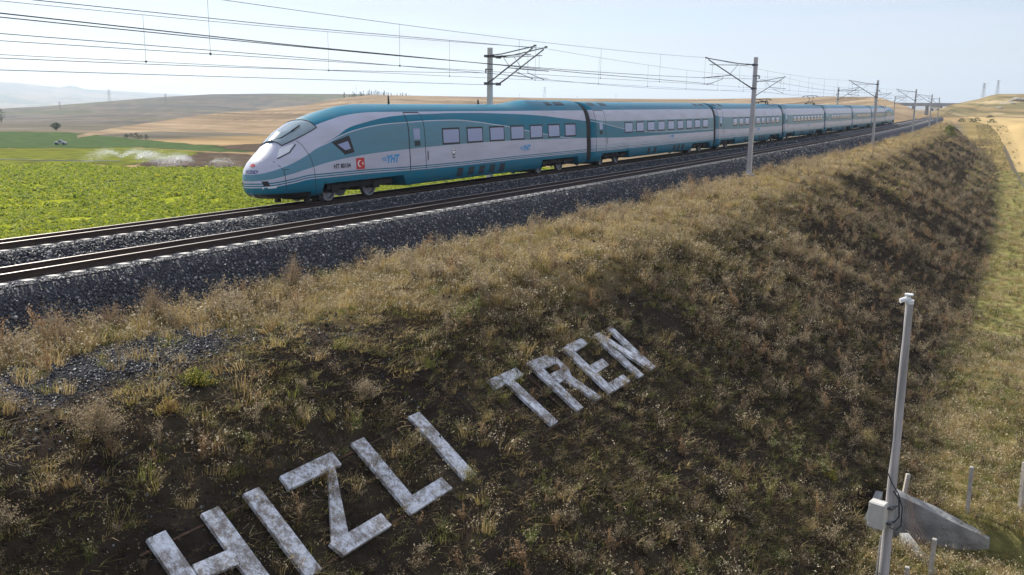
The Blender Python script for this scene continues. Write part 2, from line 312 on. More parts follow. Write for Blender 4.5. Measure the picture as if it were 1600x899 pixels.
# embankment ----------------------------------------------------------
def emb_z(S, D):
    z = prof(D)
    slope = sm(6, 8, D) * (1 - sm(17, 18.5, D)); slope = slope * (1 - .82 * sm(5.5, 7.2, S) * (1 - sm(23.4, 25.5, S)) * sm(8.3, 9.1, D) * (1 - sm(11.1, 12, D))); berm = sm(2.6, 3.4, D)
    z = z + berm * .10 * (fbm(S * 1.3, D * 1.3, 5) - .5) + berm * .22 * (fbm(S / 2.2, D / 2.2, 6) - .5) + slope * .55 * (fbm(S / 3.2 - D * .16, D / 11, 7) - .5)
    z = z + 1.25 * sm(24, 60, S) * slope * (1 - sm(150, 250, S)) * (fbm(S / 5 - D * .2, D / 14, 8) - .5)
    # dug channel at the culvert mouth
    hole = np.clip(1 - np.hypot((S - 25.0 + .1 * (D - 19)) / 1.45, np.maximum(0, np.abs(D - 20) - 2.6) / 1.1) ** 8, 0, 1)
    return z - 1.0 * hole * (D > 16) 
def emb_pt(S, D, lift=0.): return TN(S, D, emb_z(np.asarray(S, float), np.asarray(D, float)) + lift)
ev = np.concatenate([np.arange(-24, -9, 1.5), np.arange(-9, 2, .5), np.arange(2, 20, .22), np.arange(20, 27.1, .6)])
es = np.concatenate([np.arange(-40, 2, 2.), np.arange(2, 45, .26), np.arange(45, 130, .7), np.arange(130, 480, 2.5)])
S_, D_ = np.meshgrid(es, ev, indexing='ij'); EP = emb_pt(S_, D_)
n1 = fbm(S_ / 1.6, D_ / 1.6, 81)[..., None]; n2 = fbm(S_ / 5, D_ / 5, 82)[..., None]; n3 = fbm(S_ / 4 - D_ * .2, D_ / 12, 83)[..., None]
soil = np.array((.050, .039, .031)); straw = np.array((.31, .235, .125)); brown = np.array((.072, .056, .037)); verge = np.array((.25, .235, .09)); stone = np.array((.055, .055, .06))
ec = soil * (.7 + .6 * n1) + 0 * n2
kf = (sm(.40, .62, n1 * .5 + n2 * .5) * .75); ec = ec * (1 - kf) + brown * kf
lim_ = 5.4 + 2.6 * sm(12, 24, S_); f_ = (sm(2.8, 3.6, D_) * (1 - sm(lim_ - .9, lim_ + .9, D_ + 3 * (n1[..., 0] - .5) + 2 * (n2[..., 0] - .5))))[..., None]; ec = ec * (1 - f_) + straw * (.6 + .7 * n1) * f_
gf = (sm(7.0, 8.0, S_) * (1 - sm(12.0, 13.4, S_)) * sm(3.9, 4.7, D_) * (1 - sm(5.8, 6.6, D_ - 1.5 * (n2[..., 0] - .5))))[..., None]; ec = ec * (1 - gf) + stone * gf
gf = (1 - sm(2.9, 3.4, np.abs(D_ + 2) - 1.7 + 0 * S_))[..., None]; ec = ec * (1 - gf) + stone * gf
far = (sm(26, 60, S_) * sm(6, 9, D_))[..., None]; ec = ec * (1 - .45 * far) + (brown * (.5 + 1.1 * n3)) * .45 * far
vf = sm(16.9, 18.1, D_ + 1.6 * (n2[..., 0] - .5))[..., None]; ec = ec * (1 - vf) + verge * (.55 + .8 * n1) * vf
lf = sm(6.5, 8.5, -D_)[..., None]; ec = ec * (1 - lf) + np.array((.14, .13, .06)) * lf
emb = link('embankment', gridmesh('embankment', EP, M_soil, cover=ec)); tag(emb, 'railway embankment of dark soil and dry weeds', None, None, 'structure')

# ================================================================== TRACK
M_ballast = mat('ballast_stone', (.024, .026, .032), .8, var=.5, scale=22, bump=1, bscale=26, c2=(.06, .06, .07))
def bal_sheet():
    dv = np.array([-8.0, -7.66, -6.45, -6.1, -5.4, -4.6, -3.9, -3.3, -3.0, -2.8, -2.6, -2.4, -2.2, -2.0, -1.8, -1.5, -1.2, -.6, 0, .6, 1.2, 1.72, 2.1, 2.6, 3.0, 3.25])
    def zz(d):
        t1 = -.235 + CANT * d; t2 = DZ2 - .235 + CANT * (d + SP)
        w = sm(-2.75, -1.85, d); top = t2 * (1 - w) + t1 * w
        edge = np.interp(d, [-8, -7.66, -6.45, 1.72, 3.0, 3.25], [-1.15, -1.05, DZ2 - .215 + CANT * (-1.83), -.115, -1.03, -1.15])
        return np.where(d < -6.45, edge, np.where(d > 1.72, edge, top))
    s = np.concatenate([np.arange(-30, 70, .5), np.arange(70, 480, 3)])
    S, D = np.meshgrid(s, dv, indexing='ij'); return S, D, zz
bS, bD, bal_z = bal_sheet()
bz = bal_z(bD)
bed = link('ballast_bed', gridmesh('ballast_bed', TN(bS, bD, bz), M_ballast)); tag(bed, 'dark crushed stone track bed', None, None, 'structure')

M_rail = mat('rail_rust', (.05, .028, .02), .75, var=.35, scale=3, stretch=(1, .2, 3))
M_railtop = mat('rail_polished', (.32, .29, .27), .42, metal=1, var=.1, scale=2)
M_conc = mat('sleeper_concrete', (.54, .52, .48), .85, var=.22, scale=4, bump=.3)
M_clip = mat('clip_steel', (.06, .045, .035), .7, var=.3)
RP = [(-.075, -.172), (.075, -.172), (.075, -.160), (.018, -.145), (.0085, -.12), (.0085, -.055), (.036, -.035), (.036, -.006), (.028, 0), (-.028, 0), (-.036, -.006), (-.036, -.035), (-.0085, -.055), (-.0085, -.12), (-.018, -.145), (-.075, -.160)]
def rail(name, dc, zc, parent):
    s = np.concatenate([np.arange(-25, 60, 1.5), np.arange(60, 620, 4)]); n = len(RP); V = []
    for (a, b) in RP: V.append(TN(s, dc + a, zc + CANT * 0 + b))
    V = np.stack(V, 1).reshape(-1, 3); F = []; mi = []
    for i in range(len(s) - 1):
        for k in range(n):
            F.append((i * n + k, i * n + (k + 1) % n, i * n + n + (k + 1) % n, i * n + n + k)); mi.append(1 if k in (7, 8, 9) else 0)
    return link(name, mesh_np(name, V, F, [M_rail, M_railtop], False, mi), parent)
def sleeper_mesh():
    b = MB(); P = [(-1.3, -.02), (-.45, -.005), (.45, -.03), (1.3, -.02)]
    xs = [-1.3, -1.05, -.45, .45, 1.05, 1.3]; tp = [.135, .165, .165, .14, .165, .165]; tp = [.162, .17, .15, .15, .17, .162]; V = []; F = []
    for x, t in zip(xs, tp): V += [(x, -.15, -.06), (x, .15, -.06), (x, .11, t), (x, -.11, t)]
    for i in range(5): F += [(i * 4 + k, i * 4 + (k + 1) % 4, i * 4 + 4 + (k + 1) % 4, i * 4 + 4 + k) for k in range(4)]
    F += [(3, 2, 1, 0), (20, 21, 22, 23)]; b.add(V, F)
    for x in (-.75, .75):
        for e in (-.105, .105): b.box((x + e, 0, .185), (.06, .12, .04), 1)
    return b.mesh('sleeper', [M_conc, M_clip])
SLM = sleeper_mesh()
def track(name, dc, dz, label, s0):
    root = empty(name, T(0, dc, dz), 0, label=label, cat='railway track', group='railway tracks on the embankment')
    inv = root.matrix_basis.inverted()
    for e in (-.75, .75):
        r = rail('rail', dc + e, dz + CANT * e, root); r.matrix_parent_inverse = inv
    rest = MB(); sv = [v.co.copy() for v in SLM.vertices]; sf = [tuple(p.vertices) for p in SLM.polygons]; sm_ = [p.material_index for p in SLM.polygons]
    n = 0; s = s0 - 18
    tilt = Matrix.Rotation(-math.atan(CANT), 4, 'Y')
    while s < 470:
        p = T(s, dc, dz - .172 - .17 + .004); h = heading(s)
        M = Matrix.Translation(p) @ Matrix.Rotation(h, 4, 'Z') @ tilt @ Matrix.Rotation(random.uniform(-.008, .008), 4, 'Z')
        if s > 2 and n < 295:
            o = link('sleeper', SLM, root); o.matrix_local = inv @ M; n += 1
        elif s < 340:
            b = len(rest.v); rest.v += [tuple(M @ v) for v in sv]; rest.f += [tuple(i + b for i in f) for f in sf]; rest.m += sm_
        s += .6
    o = rest.build('distant_sleepers', [M_conc, M_clip], root); o.matrix_parent_inverse = inv; o['kind'] = 'stuff'
    return root
track('railway_track', 0, 0, 'empty near track with rusty rails on pale concrete sleepers', 10.43)
track('railway_track', -SP, DZ2, 'far track that carries the train', 10.2)

# loose stones on the bed ----------------------------------------------
def stone_proto(k):
    r = np.random.default_rng(k); 
    import bmesh
    bm = bmesh.new(); bmesh.ops.create_icosphere(bm, subdivisions=1, radius=1)
    for v in bm.verts: v.co = Vector((v.co.x * r.uniform(.75, 1.25), v.co.y * r.uniform(.7, 1.1), v.co.z * r.uniform(.55, .9)))
    me = bpy.data.meshes.new('stone'); bm.to_mesh(me); bm.free(); me.materials.append(M_stone); return proto('stone', me)
M_stone, nt_, b_ = nmat('loose_ballast'); oi_ = nt_.nodes.new('ShaderNodeObjectInfo'); rp_ = nt_.nodes.new('ShaderNodeValToRGB')
for k, (p, c) in enumerate(((0, (.022, .023, .028)), (.5, (.042, .044, .052)), (.86, (.085, .086, .094)), (1, (.38, .37, .36)))):
    e = rp_.color_ramp.elements[k] if k in (0,) else (rp_.color_ramp.elements.new(p) if k < 3 else rp_.color_ramp.elements[-1])
    e.position = p; e.color = (*c, 1)
nt_.links.new(oi_.outputs['Random'], rp_.inputs[0]); nt_.links.new(rp_.outputs[0], b_.inputs['Base Color']); b_.inputs['Roughness'].default_value = .6
STN = [stone_proto(k) for k in range(5)]
def stones(name, ranges, label):
    P = []; SC = []
    for s0, s1, d0, d1, dens, size in ranges:
        n = int((s1 - s0) * (d1 - d0) * dens); s = RNG.uniform(s0, s1, n); d = RNG.uniform(d0, d1, n)
        on = np.ones(n, bool)
        if d0 > 2.9: z = emb_z(s, d); on = fbm(s / 1.6, d / 1.6, 81) > .30
        else:
            z = bal_z(d) + .012
            for c0, s00 in ((0, 10.43), (-SP, 10.2)): on &= ~((np.abs(d - c0) < 1.37) & (np.abs((s - s00 + .3) % .6 - .3) < .17))
        P.append(TN(s, d, z + size * .25)[on]); q = size * RNG.lognormal(0, .28, n)[on]; SC.append(np.stack([q] * 3, 1))
    P = np.concatenate(P); SC = np.concatenate(SC); n = len(P)
    scatter(name, P, RNG.uniform(0, 6.28, (n, 3)), SC, RNG.integers(0, 5, n), STN, label)
stones('ballast_stones', [(4, 34, .92, 3.45, 480, .029), (34, 62, .92, 3.4, 300, .034), (62, 130, .92, 3.3, 60, .06), (4, 40, -3.75, -.9, 230, .034), (40, 80, -3.75, -.9, 100, .04), (4, 40, 3.1, 3.9, 60, .035), (80, 130, -3.75, -.9, 40, .06), (4, 30, -.6, .6, 100, .034)], 'loose dark crushed stones along the track bed')
M_clod = mat('soil_clods', (.04, .032, .026), .95, var=.5, scale=2, spec=0)
def clods():
    n = 14000; s = RNG.uniform(4, 45, n); d = RNG.uniform(5.5, 18, n); q = .02 * RNG.lognormal(0, .5, n); me = STN[0].data.copy(); me.materials.clear(); me.materials.append(M_clod); me2 = STN[2].data.copy(); me2.materials.clear(); me2.materials.append(M_clod)
    scatter('soil_clods', emb_pt(s, d, .004), RNG.uniform(0, 6.28, (n, 3)), np.stack([q] * 3, 1), RNG.integers(0, 2, n), [proto('clod', me), proto('clod', me2)], 'small clods of dark earth on the slope')
clods()
stones('gravel', [(7.2, 13.4, 4.1, 6.3, 260, .021), (5, 15, 3.8, 7.2, 50, .022), (4, 16, 6.5, 10, 22, .02)], 'dark gravel spilled on the embankment shoulder')

# ================================================================== MASTS AND WIRES
M_mast = mat('galvanised_steel', (.44, .44, .45), .55, metal=.25, var=.18, scale=1.3, stretch=(1, 1, .4), bump=.1)
M_mastd = mat('aged_steel_tube', (.11, .115, .13), .5, metal=.6, var=.2, scale=4)
M_insul = mat('insulator_glaze', (.045, .03, .03), .3, var=.2, scale=6)
M_wire = mat('wire_copper_dark', (.035, .036, .042), .6, metal=.4, var=.15, scale=1)
M_base = mat('mast_footing', (.32, .31, .29), .9, var=.2, scale=3, bump=.3)
def ins(b, p0, p1, r=.055, n=7, m=2):
    p0, p1 = Vector(p0), Vector(p1); pts = []; rs = []
    for i in range(n * 2 + 1): pts.append(p0.lerp(p1, i / (n * 2))); rs.append(r if i % 2 else r * .55)
    b.tube(pts, rs, 8, 0)
def cantilever_meshes(reach):
    k = reach / 3.3; X = lambda x: x * k
    top = MB(); top.tube([(.1, 0, 6.32), (X(1.17), 0, 6.42), (X(3.35), 0, 6.80)], .034, 6); top.tube([(.5, 0, 6.30), (X(3.1), 0, 6.36)], .022, 5); top.box((X(3.35), 0, 6.82), (.10, .16, .09)); top.box((.11, 0, 6.31), (.16, .32, .14))
    dg = MB(); dg.tube([(.6, 0, 5.08), (X(3.2), 0, 6.70)], .04, 6); dg.tube([(X(1.15), 0, 6.36), (X(1.66), 0, 5.76)], .016, 5); dg.box((.11, 0, 4.80), (.16, .32, .16))
    rg = MB(); rg.tube([(X(1.6), 0, 5.66), (X(3.55), 0, 5.50)], .026, 6); rg.tube([(X(2.9), 0, 6.5), (X(2.9), 0, 5.56)], .009, 4)
    st = MB(); st.tube([(X(2.15), 0, 5.60), (X(2.15), 0, 5.42), (X(3.2), 0, 5.06)], .018, 5); st.box((X(3.2), 0, 5.05), (.06, .1, .05))
    i1 = MB(); ins(i1, (.16, 0, 6.315), (.62, 0, 6.37)); i2 = MB(); ins(i2, (.16, 0, 4.82), (.62, 0, 5.09)); i3 = MB(); ins(i3, (X(2.3), 0, 5.603), (X(2.75), 0, 5.567), .04)
    return [('top_tube', top.mesh('top_tube', M_mastd)), ('diagonal_tube', dg.mesh('diagonal_tube', M_mastd)), ('registration_tube', rg.mesh('registration_tube', M_mastd)), ('steady_arm', st.mesh('steady_arm', M_mastd)),
            ('insulator', i1.mesh('insulator', M_insul)), ('insulator', i2.mesh('insulator', M_insul)), ('insulator', i3.mesh('insulator', M_insul))]
pm = MB(); w0, w1 = .15, .11
pm.add([(-w0, -w0, -1.3), (w0, -w0, -1.3), (w0, w0, -1.3), (-w0, w0, -1.3), (-w1, -w1, 6.8), (w1, -w1, 6.8), (w1, w1, 6.8), (-w1, w1, 6.8)], [(3, 2, 1, 0), (4, 5, 6, 7), (0, 1, 5, 4), (1, 2, 6, 5), (2, 3, 7, 6), (3, 0, 4, 7)])
POST = pm.mesh('post', M_mast)
cl = MB(); cl.box((0, 0, 6.31), (.27, .27, .09)); cl.box((0, 0, 4.80), (.28, .28, .09)); cl.box((0, 0, 5.6), (.262, .262, .05)); CLAMP = cl.mesh('clamp', M_mastd)
fo = MB(); fo.box((0, 0, -1.05), (.62, .62, .5), bev=.04); FOOT = fo.mesh('footing', M_base)
eb = MB(); eb.box((-.2, 0, 5.62), (.22, .06, .06)); eb.tube([(-.28, 0, 5.6), (-.28, 0, 5.42)], .04, 6); EARTH = eb.mesh('earth_bracket', M_mastd)
CANR = cantilever_meshes(3.3); CANL = cantilever_meshes(3.16)
mast_labels_r = ['tall grey mast standing in the dry grass with its arm crossing the second carriage', 'second lineside mast along the embankment crest, before the tail of the train', 'third lineside mast on the near side, just past the train tail', 'fourth lineside mast on the near side where the line bends', 'farthest near side mast with its arm, small in the distance']
mast_labels_l = ['grey mast rising behind the leading car with a double arm', 'mast behind the train just right of the tall near mast', 'mast behind the train with its arm over the rear cars', 'far side mast hidden behind the second near mast', 'far side mast standing left of the bend beyond the train']
def mast(s, d, toward, can, label, double=False):
    h = heading(s); o = empty('catenary_mast', T(s, d), h + (math.pi if toward < 0 else 0), label=label, cat='railway mast', group='overhead line masts beside the tracks')
    link('post', POST, o); link('clamp', CLAMP, o); link('footing', FOOT, o); link('earth_bracket', EARTH, o)
    for off, tl in (((-.55, -.0), (.75, .0)) if double else ((0, 0),)):
        for nm, me in can: c = link(nm, me, o); c.location = (0, off * (1 if nm else 1), 0)
    if double:
        q = MB()
        for z in (6.31, 4.8): q.box((.16, .1, z), (.1, 1.6, .09))
        q.build('spreader_bar', M_mastd, o)
    return o
RS = [60.03 + 58.99 * k for k in range(5)]; LS = [44.67 + 58.99 * k for k in range(5)]
for s, l in zip(RS, mast_labels_r): mast(s, 3.30, -1, CANR, l)
for k, (s, l) in enumerate(zip(LS, mast_labels_l)): mast(s, -SP - 3.16, 1, CANL, l, double=(k == 0))
def wire_pts(s0, s1, d, hf, step=1.5):
    s = np.arange(s0, s1 + .01, step); hh = np.array([hf(v) for v in s]); dd = d(s) if callable(d) else d
    return [Vector(p) for p in TN(s, dd, hh).tolist()], s
def sag(s, sup, lo, hi):   # parabola between the supports
    u = ((s - sup) / 58.99) % 1.0; return hi - (hi - lo) * 4 * u * (1 - u)
def line(name, d, dz, sup, label, rm=.0078):
    root = empty(name, T(30, d, dz + 6), 0, label=label, cat='overhead wire', group='overhead lines above the two tracks'); inv = root.matrix_basis.inverted()
    def part(nm, b):
        o = b.build(nm, M_wire, root); o.matrix_parent_inverse = inv
    fm = lambda s: dz + sag(s, sup, 6.42, 6.82); fc = lambda s: dz + sag(s, sup, 5.02, 5.06)
    p, s = wire_pts(-24, 420, d, fm); b = MB(); b.tube(p, rm, 5); part('messenger_wire', b)
    p, s = wire_pts(-24, 420, d, fc); b = MB(); b.tube(p, rm, 5); part('contact_wire', b)
    v = sup - 58.99 - 30 + 4.2
    while v < 240:
        b = MB(); b.tube([T(v, d, fm(v)), T(v, d, fc(v))], .006, 4); b.box(T(v, d, fc(v)), (.04, .04, .06)); part('dropper', b); v += 8.43
line('overhead_line', 0.05, 0, RS[0], 'overhead wires with droppers above the empty near track')
line('overhead_line', -SP + .05, DZ2, LS[0], 'overhead wires with droppers above the train')
def single(name, s0, s1, d, hf, r, label, group=None):
    p, s = wire_pts(s0, s1, d, hf); b = MB(); b.tube(p, r, 5); o = b.build(name, M_wire); tag(o, label, 'cable', group); return o
single('feeder_cable', -24, 62, lambda s: np.interp(s, [-24, 8, 60], [1.2, .6, .1]), lambda s: np.interp(s, [-24, 10, 20, 40, 60], [6.05, 5.60, 5.40, 5.20, 5.12]), .014, 'thick dark cable slanting down above the near track to the tall mast')
single('feeder_cable', -24, 46, -SP - .3, lambda s: np.interp(s, [-24, 10, 25, 46], [6.9, 6.50, 6.50, 6.75]), .012, 'thin upper cable running to the double armed mast')
single('feeder_cable', -24, 46, -SP + .4, lambda s: np.interp(s, [-24, 10, 25, 46], [5.9, 5.52, 5.36, 5.08]), .011, 'thin cable sloping down to the wires above the train')
single('return_wire', -24, 420, -SP - 3.16 - .28, lambda s: sag(s, LS[0], 5.0, 5.42), .011, 'return wire strung along the masts behind the train')
single('return_wire', -24, 420, 3.58, lambda s: sag(s, RS[0], 5.05, 5.42), .010, 'return wire strung along the near side masts')
single('earth_wire', -24, 46, -SP - 3.4, lambda s: np.interp(s, [-24, 10, 46], [4.75, 4.62, 4.75]), .011, 'lowest single wire behind the train crossing above the field')

# ================================================================== TRAIN
TEAL, WHITE, GREY = (.0, .178, .275), (.54, .555, .66), (.115, .275, .36)
def livery(name, kind):
    m, nt, b = nmat(name); L = nt.links.new; N = nt.nodes.new
    t = N('ShaderNodeTexCoord'); sp = N('ShaderNodeSeparateXYZ'); L(t.outputs['Object'], sp.inputs[0]); X, Z = sp.outputs[0], sp.outputs[2]
    def mth(op, a, c):
        q = N('ShaderNodeMath'); q.operation = op
        for k, v in enumerate((a, c)):
            if isinstance(v, (int, float)): q.inputs[k].default_value = v
            else: L(v, q.inputs[k])
        return q.outputs[0]
    xn = mth('DIVIDE', X, 26.0)
    def curve(pts):
        f = N('ShaderNodeFloatCurve'); c = f.mapping.curves[0]; P = sorted((max(0, x / 26), z / 4.2) for x, z in pts)
        if P[0][0] > 0: P = [(0, P[0][1])] + P
        if P[-1][0] < 1: P = P + [(1, P[-1][1])]
        c.points[0].location = P[0]; c.points[1].location = P[-1]
        for p in P[1:-1]: c.points.new(*p)
        for p in c.points: p.handle_type = 'AUTO_CLAMPED'
        f.mapping.use_clip = False; f.mapping.update(); L(xn, f.inputs['Value']); return mth('MULTIPLY', f.outputs[0], 4.2)
    above = lambda c, off=0: mth('GREATER_THAN', Z, mth('ADD', c, off) if off else c)
    cur = None
    def over(col, mask):
        nonlocal cur
        q = N('ShaderNodeMix'); q.data_type = 'RGBA'
        if cur is None: q.inputs['A'].default_value = (*TEAL, 1)
        else: L(cur, q.inputs['A'])
        q.inputs['B'].default_value = (*col, 1); L(mask, q.inputs['Factor']); cur = q.outputs['Result']
    D = .29
    if kind == 'end':
        skirt = curve([(0, .74), (.3, .74), (1.2, .84), (2.0, .955), (4.8, .96), (8, .915), (12, .90), (17, .925), (26, .93)])
        band = curve([(0, .97), (.3, 1.0), (1.24, 1.19), (2.0, 1.36), (3.1, 1.55), (4.4, 1.67), (5.7, 1.745), (8.0, 1.815), (10, 1.86), (12.5, 1.89), (14.5, 1.9), (19.5, 1.85), (26, 1.71)])
        gup = curve([(0, 1.19), (.12, 1.22), (1.2, 1.55), (2.0, 1.86), (2.55, 2.10), (3.1, 2.27), (4.0, 2.56), (4.85, 2.735), (6.15, 2.88), (8.0, 2.95), (9.35, 2.99), (11.3, 3.0), (13.4, 2.89), (15, 2.74), (16.2, 2.63), (17.9, 2.41), (20.0, 2.16), (22, 1.94), (23.8, 1.81), (26, 1.74)])
        tup = curve([(0, 1.19), (.12, 1.22), (1.2, 1.55), (2.0, 1.86), (2.55, 2.10), (3.1, 2.28), (3.66, 2.50), (4.4, 2.80), (5.3, 2.97), (6.6, 3.15), (7.8, 3.23), (10, 3.275), (12, 3.3), (16.2, 3.24), (19.4, 3.13), (22.4, 2.94), (26, 2.70)])
        roof = curve([(0, 2.1), (.6, 2.08), (.87, 2.17), (1.67, 2.42), (2.58, 2.78), (3.7, 3.1), (4.86, 3.3), (6.6, 3.38), (26, 3.36)])
        over(WHITE, above(skirt)); over(TEAL, above(skirt, .045)); over(WHITE, above(skirt, .085)); over(TEAL, above(skirt, .125)); over(WHITE, above(skirt, .17))
        over(GREY, above(band)); over(WHITE, above(gup, -.04)); over(TEAL, above(gup)); over(WHITE, above(tup))
        rm = mth('MULTIPLY', above(roof), mth('GREATER_THAN', X, .82)); over(TEAL, rm)
        ch = mth('MULTIPLY', mth('LESS_THAN', Z, .50), mth('LESS_THAN', X, 2.0)); over((.02, .022, .025), ch)
    else:
        skirt = curve([(0, .925), (8, .91), (26, .90)]); band = curve([(0, 1.75), (5, 1.63), (13, 1.6), (26, 1.59)])
        top = curve([(0, 2.86), (2.2, 2.70), (5, 2.67), (26, 2.66)])
        line_ = curve([(0, 2.75), (2.2, 2.53), (5.3, 2.17), (9.9, 1.87), (16, 1.80), (26, 1.78)])
        over(WHITE, above(skirt)); over(TEAL, above(skirt, .04)); over(WHITE, above(skirt, .075)); over(TEAL, above(skirt, .12)); over(WHITE, above(skirt, .15))
        # slanting hairlines sweeping up over the lower band
        wv = N('ShaderNodeMath'); wv.operation = 'FRACT'; L(mth('ADD', mth('DIVIDE', Z, .085), mth('MULTIPLY', X, -.20)), wv.inputs[0])
        hl = mth('MULTIPLY', mth('GREATER_THAN', wv.outputs[0], .62), mth('MULTIPLY', above(skirt, .15), mth('LESS_THAN', Z, mth('ADD', skirt, .36)))); over((.25, .38, .44), hl)
        if kind == 'second': over(TEAL, above(band)); over(WHITE, above(line_, -.035)); over(GREY, above(line_))
        else: over(GREY, above(band)); 
        over(WHITE, above(top)); over(TEAL, mth('GREATER_THAN', Z, 3.38))
    # grime, slightly stronger low on the skirts
    n = N('ShaderNodeTexNoise'); n.inputs['Scale'].default_value = 1.1; n.inputs['Detail'].default_value = 8; mpn = N('ShaderNodeMapping'); mpn.inputs['Scale'].default_value = (.6, 1, 3); L(t.outputs['Object'], mpn.inputs[0]); L(mpn.outputs[0], n.inputs[0])
    mr = N('ShaderNodeMapRange'); mr.inputs[1].default_value = .35; mr.inputs[2].default_value = .75; mr.inputs[3].default_value = .0; mr.inputs[4].default_value = .22; L(n.outputs[0], mr.inputs[0])
    dm = N('ShaderNodeMix'); dm.data_type = 'RGBA'; L(cur, dm.inputs['A']); dm.inputs['B'].default_value = (.16, .14, .12, 1); L(mr.outputs[0], dm.inputs['Factor'])
    # brake dust thrown up on the lower skirt
    lo = N('ShaderNodeMapRange'); lo.inputs[1].default_value = .85; lo.inputs[2].default_value = .32; lo.inputs[3].default_value = 0; lo.inputs[4].default_value = .75; L(Z, lo.inputs[0])
    n3 = N('ShaderNodeTexNoise'); n3.inputs['Scale'].default_value = 2.2; n3.inputs['Detail'].default_value = 7; L(mpn.outputs[0], n3.inputs[0])
    dd = mth('MULTIPLY', lo.outputs[0], n3.outputs[0]); d2 = N('ShaderNodeMix'); d2.data_type = 'RGBA'; L(dm.outputs['Result'], d2.inputs['A']); d2.inputs['B'].default_value = (.05, .045, .04, 1); L(dd, d2.inputs['Factor']); dm = d2
    L(dm.outputs['Result'], b.inputs['Base Color']); b.inputs['Roughness'].default_value = .34; b.inputs['Specular IOR Level'].default_value = .16; b.inputs['Coat Weight'].default_value = .04; b.inputs['Coat Roughness'].default_value = .06
    return m
LIV = {k: livery('paint_' + k, k) for k in ('end', 'second', 'plain')}
M_glass, nt_, b_ = nmat('train_window_glass'); b_.inputs['Base Color'].default_value = (.27, .31, .50, 1); b_.inputs['Roughness'].default_value = .08; b_.inputs['Specular IOR Level'].default_value = .6; b_.inputs['Coat Weight'].default_value = .2
M_wscreen, nt_, b_ = nmat('windscreen_glass'); b_.inputs['Base Color'].default_value = (.13, .22, .25, 1); b_.inputs['Roughness'].default_value = .08; b_.inputs['Specular IOR Level'].default_value = 1.0; b_.inputs['Coat Weight'].default_value = 1.0; b_.inputs['Coat IOR'].default_value = 2.0; b_.inputs['Coat Roughness'].default_value = .03
M_black = mat('black_rubber', (.018, .019, .022), .6, var=.2)
M_seam = mat('panel_gap', (.03, .035, .045), .7, var=.1)
M_bogie = mat('bogie_grime', (.028, .026, .025), .8, var=.4, scale=5)
M_wheel = mat('wheel_steel', (.24, .24, .25), .45, metal=.7, var=.3, scale=5)
M_blue = mat('logo_blue', (.03, .30, .62), .4, var=.05); M_red = mat('flag_red', (.55, .02, .025), .4, var=.05); M_wht = mat('print_white', (.8, .8, .8), .4, var=.03); M_ink = mat('print_dark', (.02, .02, .03), .5, var=.05); M_navy = mat('print_navy', (.03, .05, .22), .5, var=.05)
M_lamp, nt_, b_ = nmat('lamp_glass'); b_.inputs['Base Color'].default_value = (.75, .77, .8, 1); b_.inputs['Roughness'].default_value = .1
M_vent = mat('vent_grille', (.02, .035, .045), .6, var=.2)
_W = np.array([(.26, 1.30), (.36, 1.37), (.55, 1.42), (.85, 1.45), (1.3, 1.462), (2.3, 1.462), (2.65, 1.447), (2.9, 1.41), (3.1, 1.35), (3.27, 1.255), (3.42, 1.11), (3.54, .93), (3.63, .72), (3.70, .48), (3.74, .22), (3.75, 0)])
_XF = np.array([(.26, 1.0), (.32, .55), (.42, .24), (.6, .06), (.8, .01), (1.0, 0), (1.2, .025), (1.4, .09), (1.62, .25), (1.81, .47), (2.0, .74), (2.2, 1.0), (2.39, 1.24), (2.71, 1.75), (3.02, 2.46), (3.22, 3.10), (3.39, 3.75), (3.53, 4.40), (3.63, 4.95), (3.70, 5.55), (3.74, 6.2), (3.75, 6.8)])
_XF[:, 1] += np.interp(_XF[:, 0], [.26, 1.8, 2.6, 3.75], [.22, .25, .2, .05])
def zt_end(x): return 3.75 + .24 * sm(17.4, 20.6, x)
def zt_mid(x): return 3.92 + 0 * np.asarray(x, float)
def ysurf(x, z, end=True):
    zt = zt_end(x) if end else zt_mid(x); x = np.asarray(x, float)
    zr = np.where(z > 2.9, 2.9 + (z - 2.9) * .85 / (zt - 2.9), z)
    w = np.interp(zr, _W[:, 0], _W[:, 1])
    if not end: return w
    xf = np.interp(zr, _XF[:, 0], _XF[:, 1]); Ln = np.interp(zr, [.3, 1.2, 2.2, 3.0, 3.7], [3.0, 3.3, 4.0, 4.4, 4.2])
    u = np.clip((x - xf) / Ln, 0, 1); return w * (1 - (1 - u) ** 2.25) ** (1 / 2.25)
CUTS = {'end': [(2.6, 7.5), (19.9, 24.2)], 'mid': [(1.7, 6.0), (18.9, 23.1)]}
